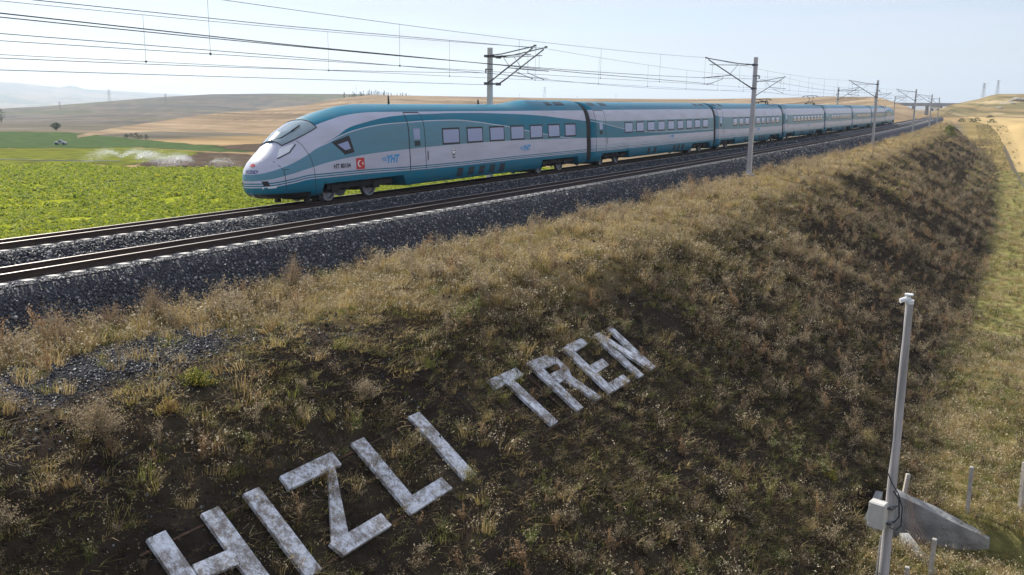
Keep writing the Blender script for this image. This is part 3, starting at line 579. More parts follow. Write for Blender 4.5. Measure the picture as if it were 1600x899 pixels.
def car_mesh(name, end, L, m):
    xs = list(np.concatenate([[.224, .235, .25, .27, .3, .34, .4, .48, .58], np.arange(.72, 7.0, .18), np.arange(7, 17.2, 1.0), np.arange(17.4, 21, .3), np.arange(21.4, L, .8), [L]]) if end else np.concatenate([[0.], np.arange(1, L, 1.0), [L]]))
    cuts = CUTS['end' if end else 'mid']
    for a, b in cuts: xs += [a - .25, a + .02, b - .02, b + .25]
    xs = sorted(set(round(float(x), 4) for x in xs)); N = 40; V = []
    inv = lambda x, hi: float(np.interp(x, _XF[5:, 1], _XF[5:, 0])) if hi else float(np.interp(x, _XF[5::-1, 1], _XF[5::-1, 0]))
    for x in xs:
        x = x if not end else x
        zt = float(zt_end(x) if end else zt_mid(x)); zb = .30
        if end: zt = (2.9 + (inv(x, True) - 2.9) * (zt - 2.9) / .85) if inv(x, True) > 2.9 else inv(x, True); zb = max(.30, inv(x, False))
        for a, b in cuts:
            if a < x < b: zb = .74
        tt = (1 - np.cos(np.pi * np.arange(N) / (N - 1))) / 2; zz = zb + (zt - zb) * tt
        y = ysurf(x, zz, end); y = np.maximum(y, 0); y[-1] = 0
        ring = [(x, -yy, z) for yy, z in zip(y, zz)] + [(x, yy, z) for yy, z in zip(y[-2::-1], zz[-2::-1])]
        V += ring
    n = 2 * N - 1; F = []
    for i in range(len(xs) - 1): F += [(i * n + k, i * n + n + k, i * n + n + (k + 1) % n, i * n + (k + 1) % n) for k in range(n)]
    F += [tuple(range(n)), tuple(range(len(V) - n, len(V)))[::-1]]
    me = mesh_np(name, V, [tuple(f) for f in F], [m, M_black], True, [0] * (len(F) - 1) + [1])
    me.polygons[-1].use_smooth = False
    return me
def on_side(pts, end, off, sgn=-1):  # (x, z) on the flank -> 3d
    return [(x, sgn * (float(ysurf(x, z, end)) + off), z) for x, z in pts]
def side_plate(poly, end, off=.004, m=0, b=None, sgn=-1, n=6):
    """poly = quad (x,z) x4 clockwise from upper left; laid on the curved flank"""
    b = b or MB(); (a, bb, c, d) = [np.array(p, float) for p in poly]; V = []; F = []
    for i in range(n + 1):
        for j in range(n + 1):
            u, v = i / n, j / n; p = (a * (1 - u) + bb * u) * (1 - v) + (d * (1 - u) + c * u) * v
            V.append((p[0], sgn * (float(ysurf(p[0], p[1], end)) + off), p[1]))
    for i in range(n):
        for j in range(n):
            q = (i * (n + 1) + j, i * (n + 1) + j + 1, (i + 1) * (n + 1) + j + 1, (i + 1) * (n + 1) + j); F.append(q if sgn < 0 else q[::-1])
    return b.add(V, F, m)
def side_line(pts, end, w=.025, off=.005, b=None, m=0, sgn=-1):
    b = b or MB(); P = [np.array(p, float) for p in pts]
    Q = []
    for p, q in zip(P[:-1], P[1:]):
        k = max(1, int(np.linalg.norm(q - p) / .12)); Q += [p + (q - p) * i / k for i in range(k)]
    Q.append(P[-1]); V = []
    for i, p in enumerate(Q):
        t = Q[min(i + 1, len(Q) - 1)] - Q[max(i - 1, 0)]; t = t / (np.linalg.norm(t) + 1e-9); nn = np.array((-t[1], t[0])) * w / 2
        for q in (p + nn, p - nn): V.append((q[0], sgn * (float(ysurf(q[0], q[1], end)) + off), q[1]))
    return b.add(V, [(2 * i, 2 * i + 1, 2 * i + 3, 2 * i + 2) for i in range(len(Q) - 1)], m)
def text_geo(s, size, shear=0., bold=0.):
    cu = bpy.data.curves.new('print', 'FONT'); cu.body = s; cu.size = size; cu.shear = shear; cu.offset = bold; cu.align_x = 'CENTER'; cu.align_y = 'CENTER'; cu.resolution_u = 3
    o = bpy.data.objects.new('print', cu); COL.objects.link(o); dg = bpy.context.evaluated_depsgraph_get(); me = bpy.data.meshes.new_from_object(o.evaluated_get(dg))
    V = [tuple(v.co) for v in me.vertices]; F = [tuple(p.vertices) for p in me.polygons]; bpy.data.objects.remove(o); bpy.data.meshes.remove(me); return V, F
def side_text(s, x, z, size, end, shear=0., bold=0., b=None, m=0, off=.006):
    b = b or MB(); V, F = text_geo(s, size, shear, bold + .004); b.add([(x + v[0], -(float(ysurf(x + v[0], z + v[1], end)) + off), z + v[1]) for v in V], F, m); return b
def disc(b, x, z, r, end, m, off, n=20, hole=None):
    V = [(x, z)] + [(x + r * math.cos(6.2832 * k / n), z + r * math.sin(6.2832 * k / n)) for k in range(n)]
    b.add(on_side(V, end, off), [(0, k + 1, (k + 1) % n + 1)[::-1] for k in range(n)], m)
def bogie_mesh():
    b = MB()
    for y in (-1.12, 1.12):
        b.box((0, y, .58), (3.3, .16, .22), bev=.03); b.box((-.25, y * 1.04, .72), (.5, .2, .2)); b.box((1.25, y * 1.03, .5), (.4, .2, .3), bev=.03); b.box((-1.25, y * 1.03, .5), (.4, .2, .3), bev=.03)
        for e in (-.45, .45): b.tube([(e, y, .45), (e, y, .85)], .13, 10)
        b.box((1.9, y, .55), (.9, .2, .26), bev=.04)
    b.box((0, 0, .62), (.8, 2.2, .3)); b.box((.9, 0, .5), (.6, 1.6, .4)); b.box((-.9, 0, .5), (.6, 1.6, .4)); b.box((-1.75, 0, .22), (.25, 1.9, .22))
    return b.mesh('bogie', M_bogie)
def wheel_mesh():
    b = MB(); n = 24
    for y0, sg in ((-.82, -1), (.82, 1)):
        R = [(0, .02 * sg), (.12, .05 * sg), (.14, .0), (.33, 0.), (.35, .05 * sg), (.44, .05 * sg), (.45, -.06 * sg), (.475, -.07 * sg), (.47, -.10 * sg), (0, -.10 * sg)]; V = []; F = []
        for r, o in R: V += [(r * math.cos(6.2832 * k / n), y0 + o, .46 + r * math.sin(6.2832 * k / n)) for k in range(n)]
        for i in range(len(R) - 1): F += [(i * n + k, i * n + (k + 1) % n, i * n + n + (k + 1) % n, i * n + n + k) for k in range(n)]
        b.add(V, F)
    b.tube([(0, -.9, .46), (0, .9, .46)], .08, 8); return b.mesh('wheelset', M_wheel)
BOG, WHL = bogie_mesh(), wheel_mesh()
def win_mesh(x0, x1, z0, z1, end, sgn):
    b = MB(); c = .0
    side_plate([(x0, z1), (x1, z1), (x1, z0), (x0, z0)], end, .005, 0, b, sgn, 3); f = .075
    side_plate([(x0 + f, z1 - f), (x1 - f, z1 - f), (x1 - f, z0 + f), (x0 + f, z0 + f)], end, .010, 1, b, sgn, 3); return b.mesh('window', [M_black, M_glass])
def bellows():
    b = MB(); zz = np.linspace(.5, 3.78, 22); w = ysurf(3., zz, False) * .985
    for k in range(7):
        x = .01 + k * .092; e = .04 if k % 2 else 0
        V = [(x, -(a - e), z) for a, z in zip(w, zz)] + [(x, (a - e), z) for a, z in zip(w[::-1], zz[::-1])]
        if k:
            n = len(V); b.v += V; b.f += [((k - 1) * n + i, k * n + i, k * n + (i + 1) % n, (k - 1) * n + (i + 1) % n) for i in range(n)]; b.m += [0] * n
        else: b.v += V
    return b.mesh('gangway_bellows', M_black)
BEL = bellows()
ENDL, MIDL = 25.44, 24.14
def doors(car, end, lay, liv):
    for (x0, x1, kind) in lay:
        d = MB(); side_plate([(x0, 3.34), (x1, 3.34), (x1, .93), (x0, .93)], end, .006, 0, d, -1, 10)
        link('door', d.mesh('door', liv), car)
        g = MB(); side_line([(x0, .92), (x0, 3.3)], end, .05, .008, g); side_line([(x1, .92), (x1, 3.3)], end, .04, .008, g); side_line([(x0, 3.345), (x1, 3.345)], end, .045, .008, g); g.build('door_seal', M_seam, car)
        w = MB(); xm = (x0 + x1) / 2
        side_plate([(xm - .24, 2.66), (xm + .22, 2.66), (xm + .22, 2.2), (xm - .24, 2.2)], end, .012, 1, w, -1, 3); side_plate([(xm - .21, 2.14), (xm + .2, 2.14), (xm + .2, 1.92), (xm - .21, 1.92)], end, .012, 0, w, -1, 3)
        w.build('door_window', [M_vent, M_glass], car)
        h = MB(); side_line([(x1 + .16, 1.3), (x1 + .16, 1.68)], end, .05, .03, h); h.build('handrail', M_ink, car)
def yht(car, x, z, end, size=.34):
    b = side_text('YHT', x, z, size, end, .3, .018); 
    for k in range(3): side_line([(x - .62 - .05 * k, z - .06 + .06 * k), (x - .36, z - .02 + .055 * k)], end, .03, .006, b)
    b.build('logo', M_blue, car)
def emblem(car, x, z, end):
    b = MB(); disc(b, x, z, .13, end, 0, .006); disc(b, x, z + .05, .115, end, 1, .008); side_text('TCDD', x, z - .22, .09, end, 0, 0, b, 0); side_line([(x - .16, z + .1), (x + .16, z + .1)], end, .03, .010, b, 0)
    b.build('emblem', [M_ink, M_wht], car)
def bogies(car, cs):
    for c in cs:
        o = link('bogie', BOG, car); o.location = (c, 0, 0)
        for e in (-1.25, 1.25): w = link('wheelset', WHL, car); w.location = (c + e, 0, 0)
def roofslots(car, end, spans, z0=3.62, z1=3.84):
    for a, c in spans:
        for sg in (-1, 1):
            b = MB(); side_plate([(a + .12, z1), (c + .12, z1), (c, z0), (a, z0)], end, .012, 0, b, sg, 3); b.build('roof_vent', M_vent, car)
def skirtvents(car, end, xs):
    for x in xs:
        b = MB(); side_plate([(x + .12, .80), (x + .62, .80), (x + .5, .42), (x, .42)], end, .006, 0, b, -1, 3); b.build('skirt_grille', M_vent, car)
train = empty('high_speed_train', T(22.8, -SP, DZ2), 0, label='long teal and white high speed train with a rounded nose', cat='train')
tr_inv = Matrix.Translation(train.location).inverted()
def place(o, s0, s1, L, rev=False):
    p0, p1 = T(s0, -SP, DZ2), T(s1, -SP, DZ2); x = (p1 - p0).normalized(); h = heading((s0 + s1) / 2)
    y = -(Vector((math.cos(h), math.sin(h), CANT * .55))); z = x.cross(y).normalized(); y = z.cross(x).normalized()
    if rev: x, y, p0 = -x, -y, p1
    o.parent = train; o.matrix_local = tr_inv @ Matrix(((x.x, y.x, z.x, p0.x), (x.y, y.y, z.y, p0.y), (x.z, y.z, z.z, p0.z), (0, 0, 0, 1)))
def end_details(car, tail=False):
    for k in range(7):
        x = 10.45 + 2.02 * k
        for sg in (-1, 1): link('window', win_mesh(x, x + 1.42, 1.90, 2.64, True, sg), car)
    for sg in (-1, 1):
        b = MB(); side_plate([(3.25, 2.26), (4.2, 2.49), (4.38, 1.84), (3.82, 1.76)], True, .006, 0, b, sg, 4); side_plate([(3.52, 2.16), (4.08, 2.28), (4.18, 1.98), (3.86, 1.93)], True, .012, 1, b, sg, 3); b.build('cab_window', [M_black, M_glass], car)
    # windscreen over the crown of the nose
    V = []; F = []; nx, ny = 22, 26; xs = np.linspace(1.42, 2.95, nx)
    for i, x in enumerate(xs):
        ztop = float(np.interp(x, _XF[5:, 1], _XF[5:, 0])); zl = float(np.interp(x, [1.42, 1.7, 2.25, 2.95], [2.20, 2.32, 2.54, 2.82]))
        ts = np.linspace(-1, 1, ny)
        for t in ts:
            z = ztop - .002 - (ztop - .002 - zl) * t * t; y = float(ysurf(x, z, True)) * (1 if t > 0 else -1)
            V.append((x - .012, y * 1.004, z + .016))
    for i in range(nx - 1): F += [(i * ny + k, (i + 1) * ny + k, (i + 1) * ny + k + 1, i * ny + k + 1) for k in range(ny - 1)]
    link('windscreen', mesh_np('windscreen', V, F, M_wscreen, True), car)
    b = MB()
    e = [V[i * ny] for i in range(nx)] + [V[(nx - 1) * ny + k] for k in range(ny)] + [V[i * ny + ny - 1] for i in range(nx - 1, -1, -1)] + [V[k] for k in range(ny - 1, 0, -1)]
    b.tube([(p[0], p[1], p[2] + .004) for p in e] + [(e[0][0], e[0][1], e[0][2] + .004)], .018, 5); b.build('windscreen_seal', M_black, car)
    b = MB(); z = lambda x: float(np.interp(x, _XF[5:, 1], _XF[5:, 0])) + .035
    b.tube([(1.38, .1, z(1.38)), (1.65, -.35, z(1.65) - .045), (2.15, -.5, z(2.15) - .07)], .018, 5); b.tube([(2.05, -.48, z(2.05) - .06), (2.45, -.52, z(2.45) - .06)], .028, 4); b.build('wiper', M_black, car)
    for sg in (-1, 1):
        b = MB(); side_plate([(1.30, 2.12), (1.78, 2.27), (1.46, 1.98), (.98, 1.78)], True, .010, 0, b, sg, 5); side_line([(.98, 1.76), (1.46, 1.955), (1.82, 2.24)], True, .03, .014, b, 1, sg); b.build('headlight', [M_lamp, M_seam], car)
        b = MB(); side_plate([(.34, .98), (.48, .98), (.52, .80), (.38, .80)], True, .012, 0, b, sg, 2); side_plate([(.36, .77), (.7, .80), (.7, .72), (.36, .70)], True, .012, 1, b, sg, 2); b.build('marker_light', [M_black, M_lamp], car)
        b = MB(); side_line([(1.86, 2.49), (2.02, 2.2), (2.12, 1.8), (2.16, 1.3), (2.18, .5)], True, .022, .006, b, 0, sg); side_line([(.72, 1.78), (.82, 1.66), (.98, 1.36), (1.0, .62)], True, .02, .006, b, 0, sg); side_line([(.40, 1.50), (.56, 1.66), (.72, 1.78)], True, .02, .006, b, 0, sg); side_line([(.98, 1.36), (1.16, 1.36)], True, .02, .006, b, 0, sg); b.build('panel_seam', M_seam, car)
    b = MB(); V, F = text_geo('TCDD', .22, .25, .006)
    def nosept(y, z, off):
        lo, hi = 0.2, 3.7
        for _ in range(30):
            m = (lo + hi) / 2
            if float(ysurf(m, z, True)) < abs(y): lo = m
            else: hi = m
        return (lo - off, y, z)
    b.add([nosept(-(v[0]) + .0, 1.31 + v[1] * .75, .012) for v in V], F, 0)
    W_ = [( .12 * math.cos(a), .06 * math.sin(a)) for a in np.linspace(0, 6.283, 15)[:-1]]; b.add([nosept(-u, 1.55 + w, .013) for u, w in W_], [tuple(range(len(W_)))], 1)
    b.add([nosept(-u, 1.20 + w, .012) for u, w in ((-.3, .008), (.3, .008), (.3, -.008), (-.3, -.008))], [(0, 1, 2, 3)], 0)
    b.build('nose_emblem', [M_navy, M_red], car)
    doors(car, True, [(7.98, 9.12, 0)], LIV['end']); bogies(car, (4.62, 21.7))
    b = side_text('HT 80104', 3.62, 1.34, .235, True, 0, .004); b.build('fleet_number', M_ink, car)
    b = MB(); side_plate([(4.44, 1.60), (4.95, 1.60), (4.95, 1.16), (4.44, 1.16)], True, .006, 0, b, -1, 3)
    disc(b, 4.66, 1.38, .135, True, 1, .009); disc(b, 4.70, 1.38, .108, True, 0, .012)
    st = [(4.83 + (.075 if k % 2 == 0 else .03) * math.cos(math.pi + k * math.pi / 5), 1.38 + (.075 if k % 2 == 0 else .03) * math.sin(math.pi + k * math.pi / 5)) for k in range(10)]
    b.add(on_side([(4.83, 1.38)] + st, True, .012), [(0, (k + 1) % 10 + 1, k + 1) for k in range(10)], 1); b.build('flag', [M_red, M_wht], car)
    yht(car, 6.75, 1.45, True, .42); yht(car, 18.1, 1.45, True, .38); emblem(car, 11.3, 1.52, True)
    roofslots(car, True, [(21.3, 22.0), (22.35, 23.5)], 3.66, 3.86); skirtvents(car, True, [11.5 + .95 * k for k in range(5)])
    b = MB(); b.tube([(8.6, 0, 3.74), (8.6, 0, 4.1)], [.05, .03], 6); b.build('antenna', M_ink, car)
    b = MB(); b.tube([(16.2, .2, 3.74), (16.2, .2, 3.98)], [.06, .04], 6); b.build('antenna', M_ink, car)
    for yy in (-.75, .75): b = MB(); b.box((2.3, yy, .26), (.16, .18, .44)); b.build('rail_guard', M_black, car)
    g = MB(); side_line([(25.41, .32), (25.41, 3.7)], True, .06, .004, g); g.build('end_trim', M_seam, car)
def mid_details(car, liv, vents=True):
    for k in range(9):
        x = 5.18 + 2.01 * k; link('window', win_mesh(x, x + 1.40, 1.90, 2.60, False, -1), car)
    doors(car, False, [(.75, 2.2, 0)], liv); bogies(car, (3.85, 21.0)); yht(car, 14.2, 1.42, False, .3)
    roofslots(car, False, [(.9, 1.9), (2.6, 3.6), (20.8, 21.6), (22.2, 23.3)], 3.66, 3.84); skirtvents(car, False, [9.2, 10.4, 14.4, 15.3, 16.2])
me_end = car_mesh('leading_car', True, ENDL, LIV['end'])
lead = link('leading_car', me_end); place(lead, 22.8, 22.8 + ENDL, ENDL); end_details(lead)
s = 22.8 + 25.735; prev = lead
def gang(car, L): g = link('gangway_bellows', BEL, car); g.location = (L, 0, 0)
gang(lead, ENDL)
first = link('carriage', car_mesh('carriage', False, MIDL, LIV['second'])); place(first, s + .30, s + .30 + MIDL, MIDL); mid_details(first, LIV['second']); gang(first, MIDL)
s += 24.775
base = link('carriage', car_mesh('carriage', False, MIDL, LIV['plain'])); place(base, s + .30, s + .30 + MIDL, MIDL); mid_details(base, LIV['plain']); gang(base, MIDL)
cars = [base]
for k in range(4):
    s += 24.775; c = base.copy(); COL.objects.link(c)
    for ch in base.children: copy_child(ch, c)
    place(c, s + .30, s + .30 + MIDL, MIDL); cars.append(c)
s += 24.775
tail = lead.copy(); COL.objects.link(tail); tail.name = 'trailing_car'
for ch in list(lead.children):
    if ch.name.split('.')[0] != 'gangway_bellows': copy_child(ch, tail)
place(tail, s + .30, s + .30 + ENDL, ENDL, rev=True)
def panto(car, x, up):
    b = MB()
    for y in (-.5, .5):
        for e in (-.4, .5): b.tube([(x + e, y, 3.8), (x + e, y, 4.08)], .06, 7)
    b.tube([(x - .5, -.5, 4.1), (x + .6, -.5, 4.1), (x + .6, .5, 4.1), (x - .5, .5, 4.1), (x - .5, -.5, 4.1)], .035, 5)
    k = x + 1.1 if up else x + 1.5; zz = 4.62 if up else 4.22; tz = 5.0 if up else 4.38
    for y in (-.2, .2):
        b.tube([(x - .3, y, 4.12), (k, y, zz)], .04, 5); b.tube([(k, y, zz), (x + .1, y * 2, tz)], .03, 5)
    for e in (-.2, .2): b.tube([(x + .1 + e, -.95, tz - .14), (x + .1 + e, -.7, tz), (x + .1 + e, .7, tz), (x + .1 + e, .95, tz - .14)], .03, 5)
    b.build('pantograph', M_ink, car)
panto(cars[0], 21.2, False); panto(cars[1], 22.0, True); 

# ================================================================== HILLSIDE LETTERS
M_sign, nt_, b_ = nmat('peeling_white_paint'); Ln_ = nt_.links.new
t_ = nt_.nodes.new('ShaderNodeTexCoord'); n_ = nt_.nodes.new('ShaderNodeTexNoise'); n_.inputs['Scale'].default_value = 3.4; n_.inputs['Detail'].default_value = 14; n_.inputs['Roughness'].default_value = .86; Ln_(t_.outputs['Object'], n_.inputs[0])
r_ = nt_.nodes.new('ShaderNodeValToRGB'); e_ = r_.color_ramp.elements; e_[0].position = .40; e_[0].color = (.76, .79, .85, 1); e_[1].position = .60; e_[1].color = (.17, .145, .125, 1); q_ = e_.new(.47); q_.color = (.58, .60, .64, 1); q_ = e_.new(.53); q_.color = (.26, .235, .21, 1)
Ln_(n_.outputs[0], r_.inputs[0]); Ln_(r_.outputs[0], b_.inputs['Base Color']); b_.inputs['Roughness'].default_value = .45
M_rust = mat('rusty_steel', (.085, .045, .03), .85, var=.4, scale=5, bump=.2)
SLN = Vector((.6, 0, 1)).normalized()     # slope normal in (d, s, z)
def slope_vec(s, d, up):
    z = float(np.interp(d, [7, 17.5], [-1.2, -7.5])); h = heading(s); n = Vector((SLN.x * math.cos(h), SLN.x * math.sin(h), SLN.z)); return T(s, d, z) + n * up
def board(parent, inv, name, poly, up=.14, th=.07):
    P = [slope_vec(s, d, up) for s, d in poly]; n = slope_vec(15, 9, 1) - slope_vec(15, 9, 0); b = MB(); b.prism([p - n * th for p in P], n * th, 0)
    o = b.build(name, M_sign, parent); o.matrix_parent_inverse = inv
def letter(ch, boards, label):
    s = sum(p[0] for p in boards[0][1]) / len(boards[0][1]); d = sum(p[1] for p in boards[0][1]) / len(boards[0][1])
    root = empty('letter', slope_vec(s, d, 0), 0, label=label, cat='letter', group='white letters laid on the embankment slope'); inv = Matrix.Translation(root.location).inverted()
    for k, (nm, q) in enumerate(boards): board(root, inv, nm, q, .14 + .004 * k)
letter('H', [('stem', [(7.59, 9.27), (7.91, 9.27), (7.70, 10.84), (7.38, 10.84)]), ('stem', [(8.56, 9.28), (8.89, 9.29), (8.68, 10.84), (8.35, 10.84)]), ('crossbar', [(7.86, 9.88), (8.49, 9.93), (8.45, 10.18), (7.82, 10.10)])], 'big white letter H with two stems at the lower left of the slope')
letter('I', [('stem', [(9.41, 9.28), (9.74, 9.29), (9.52, 10.84), (9.19, 10.83)])], 'long white letter I lying between the H and the Z')
letter('Z', [('top_bar', [(10.23, 9.28), (11.52, 9.28), (11.46, 9.56), (10.17, 9.54)]), ('diagonal', [(11.12, 9.55), (11.50, 9.30), (10.43, 10.59), (9.98, 10.64)]), ('bottom_bar', [(9.98, 10.58), (10.02, 10.84), (11.26, 10.84), (11.28, 10.59)])], 'big white letter Z with a slanting stroke on the slope')
letter('L', [('stem', [(12.04, 9.29), (12.39, 9.30), (12.17, 10.62), (12.10, 10.86), (11.80, 10.86)]), ('foot', [(12.15, 10.60), (13.10, 10.60), (13.09, 10.86), (12.08, 10.86)])], 'white letter L with a short foot on the slope')
letter('I', [('stem', [(13.78, 9.31), (14.14, 9.32), (13.89, 10.87), (13.53, 10.84)])], 'white letter I standing apart at the end of the first word')
letter('T', [('top_bar', [(16.74, 9.35), (17.98, 9.37), (17.99, 9.61), (16.70, 9.61)]), ('stem', [(17.16, 9.60), (17.50, 9.60), (17.38, 10.87), (17.06, 10.87)])], 'weathered white letter T starting the second word')
letter('R', [('stem', [(18.49, 9.38), (18.86, 9.39), (18.63, 10.91), (18.32, 10.90)]), ('bowl_top', [(18.84, 9.40), (19.44, 9.42), (19.70, 9.60), (19.66, 9.74), (18.82, 9.68)]), ('bowl_side', [(19.42, 9.70), (19.67, 9.72), (19.65, 9.98), (19.36, 9.92)]), ('bowl_bottom', [(18.80, 9.88), (19.40, 9.89), (19.64, 9.96), (19.42, 10.17), (18.76, 10.16)]), ('leg', [(19.04, 10.15), (19.42, 10.15), (19.58, 10.94), (19.27, 10.92)])], 'weathered white letter R with a round bowl on the slope')
letter('E', [('stem', [(20.27, 9.45), (20.62, 9.46), (20.36, 10.97), (20.03, 10.96)]), ('arm', [(20.58, 9.42), (21.46, 9.44), (21.45, 9.65), (20.56, 9.67)]), ('arm', [(20.48, 10.15), (21.27, 10.16), (21.26, 10.38), (20.46, 10.40)]), ('arm', [(20.36, 10.75), (21.32, 10.76), (21.30, 10.99), (20.34, 10.98)])], 'weathered white letter E with three arms on the slope')
letter('N', [('stem', [(22.02, 9.50), (22.34, 9.50), (22.12, 11.05), (21.80, 11.03)]), ('diagonal', [(22.12, 9.52), (22.45, 9.52), (22.95, 11.04), (22.62, 11.04)]), ('stem', [(22.99, 9.50), (23.28, 9.51), (22.98, 11.05), (22.66, 11.04)])], 'weathered white letter N, last letter of the second word')
fr = empty('sign_frame', slope_vec(15, 10, 0), 0, label='rusty bar frame lying on the slope under the white letters', cat='sign frame'); fi = Matrix.Translation(fr.location).inverted()
def bar(p, q, nm='bar'):
    b = MB(); n = max(2, int(abs(p[0] - q[0]) / .8) + 2); b.tube([slope_vec(p[0] + (q[0] - p[0]) * i / n, p[1] + (q[1] - p[1]) * i / n, .045) for i in range(n + 1)], .022, 5); o = b.build(nm, M_rust, fr); o.matrix_parent_inverse = fi
bar((7.2, 10.78), (14.2, 10.80)); bar((15.2, 10.84), (23.2, 11.02)); bar((7.4, 9.4), (14.3, 9.42)); bar((16.4, 9.5), (23.3, 9.6)); bar((13.9, 10.10), (17.4, 10.16))
for s_ in (15.55, 15.95, 18.2, 21.6): bar((s_, 9.3), (s_ - .1, 10.95), 'strut')

# ================================================================== POLE, POSTS, CULVERT
M_pole = mat('pole_concrete', (.36, .35, .36), .75, var=.3, scale=5, stretch=(1, 1, .12), bump=.12)
M_box = mat('cabinet_paint', (.55, .54, .51), .5, var=.14, scale=4, stretch=(1, 1, .3))
M_cable = mat('cable_black', (.012, .014, .02), .5, var=.1)
M_cam = mat('camera_white', (.72, .74, .76), .4, var=.06)
PB = Vector((-2.36, 21.32, -8.0)); PT = Vector((-2.40, 21.360, -.46))
pole = empty('camera_pole', (PB.x, PB.y, -7.5), 0, label='tall pale concrete pole with a camera on top and a grey box', cat='pole'); pinv = Matrix.Translation(pole.location).inverted()
def pp(nm, b, m, smooth=False): o = b.build(nm, m, pole, smooth=smooth); o.matrix_parent_inverse = pinv; return o
b = MB(); b.tube([PB.lerp(PT, i / 10) for i in range(11)], [.125 - .043 * i / 10 for i in range(11)], 16); pp('shaft', b, M_pole)
tocam = Vector((.1, -1, 0)).normalized(); side = Vector((-.857, -.515, 0))
b = MB(); b.tube([PT, PT + Vector((0, 0, .04))], .09, 14); b.box(PT + Vector((0, 0, .06)), (.17, .17, .05), bev=.015); pp('cap', b, M_cam)
b = MB(); b.tube([PT + side * .22 + Vector((0, 0, .06)), PT + side * .0 + Vector((0, 0, .12))], [.055, .07], 10); b.box(PT + side * .03 + Vector((0, 0, .205)), (.18, .15, .045), bev=.014); pp('camera_housing', b, M_cam)
b = MB(); b.tube([PT + side * .16 + Vector((0, 0, .05)), PT + side * .16 + Vector((0, 0, -.04))], [.05, .035], 10); pp('camera_lens', b, M_cable)
bc = PB.lerp(PT, .335) + Vector((-.22, -.24, 0)); rz = Matrix.Rotation(R_(-12), 3, 'Z')
b = MB(); b.box(bc, (.37, .25, .64), rot=rz, bev=.02); pp('cabinet', b, M_box)
b = MB(); b.box(bc + rz @ Vector((0, -.135, 0)), (.33, .02, .60), rot=rz, bev=.008); b.box(bc + rz @ Vector((-.14, -.15, .22)), (.03, .02, .03), rot=rz); b.box(bc + rz @ Vector((-.14, -.15, -.22)), (.03, .02, .03), rot=rz); pp('cabinet_door', b, M_box)
b = MB(); b.box(PB.lerp(PT, .36) + Vector((-.05, -.05, 0)), (.36, .36, .04), rot=rz); b.box(PB.lerp(PT, .31) + Vector((-.05, -.05, 0)), (.36, .36, .04), rot=rz); pp('bracket', b, M_mastd)
b = MB(); cpts = [PB.lerp(PT, t) + Vector((-.10 - .02 * math.sin(t * 19), -.10, 0)) for t in np.linspace(.97, .47, 14)] + [PB.lerp(PT, .44) + Vector((.02, -.17, 0)), PB.lerp(PT, .41) + Vector((.16, -.12, 0)), PB.lerp(PT, .36) + Vector((.27, -.02, 0)), PB.lerp(PT, .30) + Vector((.27, 0, 0)), PB.lerp(PT, .285) + Vector((.18, -.05, 0)), PB.lerp(PT, .30) + Vector((.06, -.22, 0))]
b.tube(cpts, .014, 5); pp('cable', b, M_cable)
b = MB(); b.tube([PB.lerp(PT, .42) + Vector((.05, -.17, 0)), PB.lerp(PT, .39) + Vector((.19, -.1, 0)), PB.lerp(PT, .33) + Vector((.22, -.04, 0)), PB.lerp(PT, .31) + Vector((.12, -.1, 0))], .018, 5); pp('cable', b, M_cable)
b = MB(); b.tube([PB.lerp(PT, .26) + Vector((-.12, -.13, 0)), PB + Vector((-.17, -.15, 0))], .02, 6); pp('conduit', b, M_mast)

M_postc = mat('post_concrete', (.42, .39, .35), .85, var=.2, scale=5, bump=.3)
M_cul = mat('culvert_concrete', (.34, .335, .32), .9, var=.4, scale=1.6, bump=.5, bscale=8, detail=9)
def gz_(s, d): return float(emb_z(np.array(s, float), np.array(d, float)))
fence = empty('wire_fence', T(27, 19, -7.5), 0, label='fence of pale concrete posts and thin rusty mesh around the culvert', cat='fence'); finv = Matrix.Translation(fence.location).inverted()
FP = [(26.45, 17.45, 1.5, -.10, .05), (26.95, 19.2, 1.40, .02, 0), (27.9, 20.5, 1.45, .03, .02), (22.45, 18.66, 1.05, -.03, .0), (21.9, 18.2, .42, 0, 0), (30.5, 20.75, 1.3, 0, 0), (33.5, 20.75, 1.3, 0, .03), (36.5, 20.8, 1.3, 0, 0)]
tops = []
for s_, d_, h_, ta, tb in FP:
    p = T(s_, d_, gz_(s_, d_) - .3); q = p + Vector((-ta * h_, tb * h_, h_ + .3)); tops.append((p, q)); b = MB()
    ax = (q - p).normalized(); rot = ax.to_track_quat('Z', 'Y').to_matrix(); b.box((p + q) / 2, (.105, .105, (q - p).length), rot=rot, bev=.015); o = b.build('post', M_postc, fence); o.matrix_parent_inverse = finv
for s0 in np.arange(42, 230, 3.2):
    d0 = float(np.interp(s0, [40, 62, 110, 160, 230], [22.5, 23.6, 21.6, 20.6, 19.2])); p = T(s0, d0, -7.75 if s0 < 140 else float(base_z(*TN(s0, d0)[:2])) - .2)
    b = MB(); b.box(p + Vector((0, 0, .75)), (.12, .12, 1.6)); o = b.build('post', M_postc, fence); o.matrix_parent_inverse = finv
wm = MB()
for a, c in ((0, 1), (1, 2), (2, 5), (5, 6), (6, 7), (3, 4)):
    for k in (.35, .6, .85): wm.tube([tops[a][0].lerp(tops[a][1], k), tops[c][0].lerp(tops[c][1], k)], .005, 4)
a0, a1 = tops[0]; c0, c1 = tops[3]
for k in np.linspace(.2, .95, 8): wm.tube([a0.lerp(a1, k), a0.lerp(c0, .5) + Vector((0, 0, .1 + 1.0 * k)), c0.lerp(c1, k * .8)], .0035, 4)
for k in np.linspace(.03, .97, 26): wm.tube([a0.lerp(a1, .2).lerp(c0.lerp(c1, .16), k), a0.lerp(a1, .95).lerp(c0.lerp(c1, .76), k)], .003, 4)
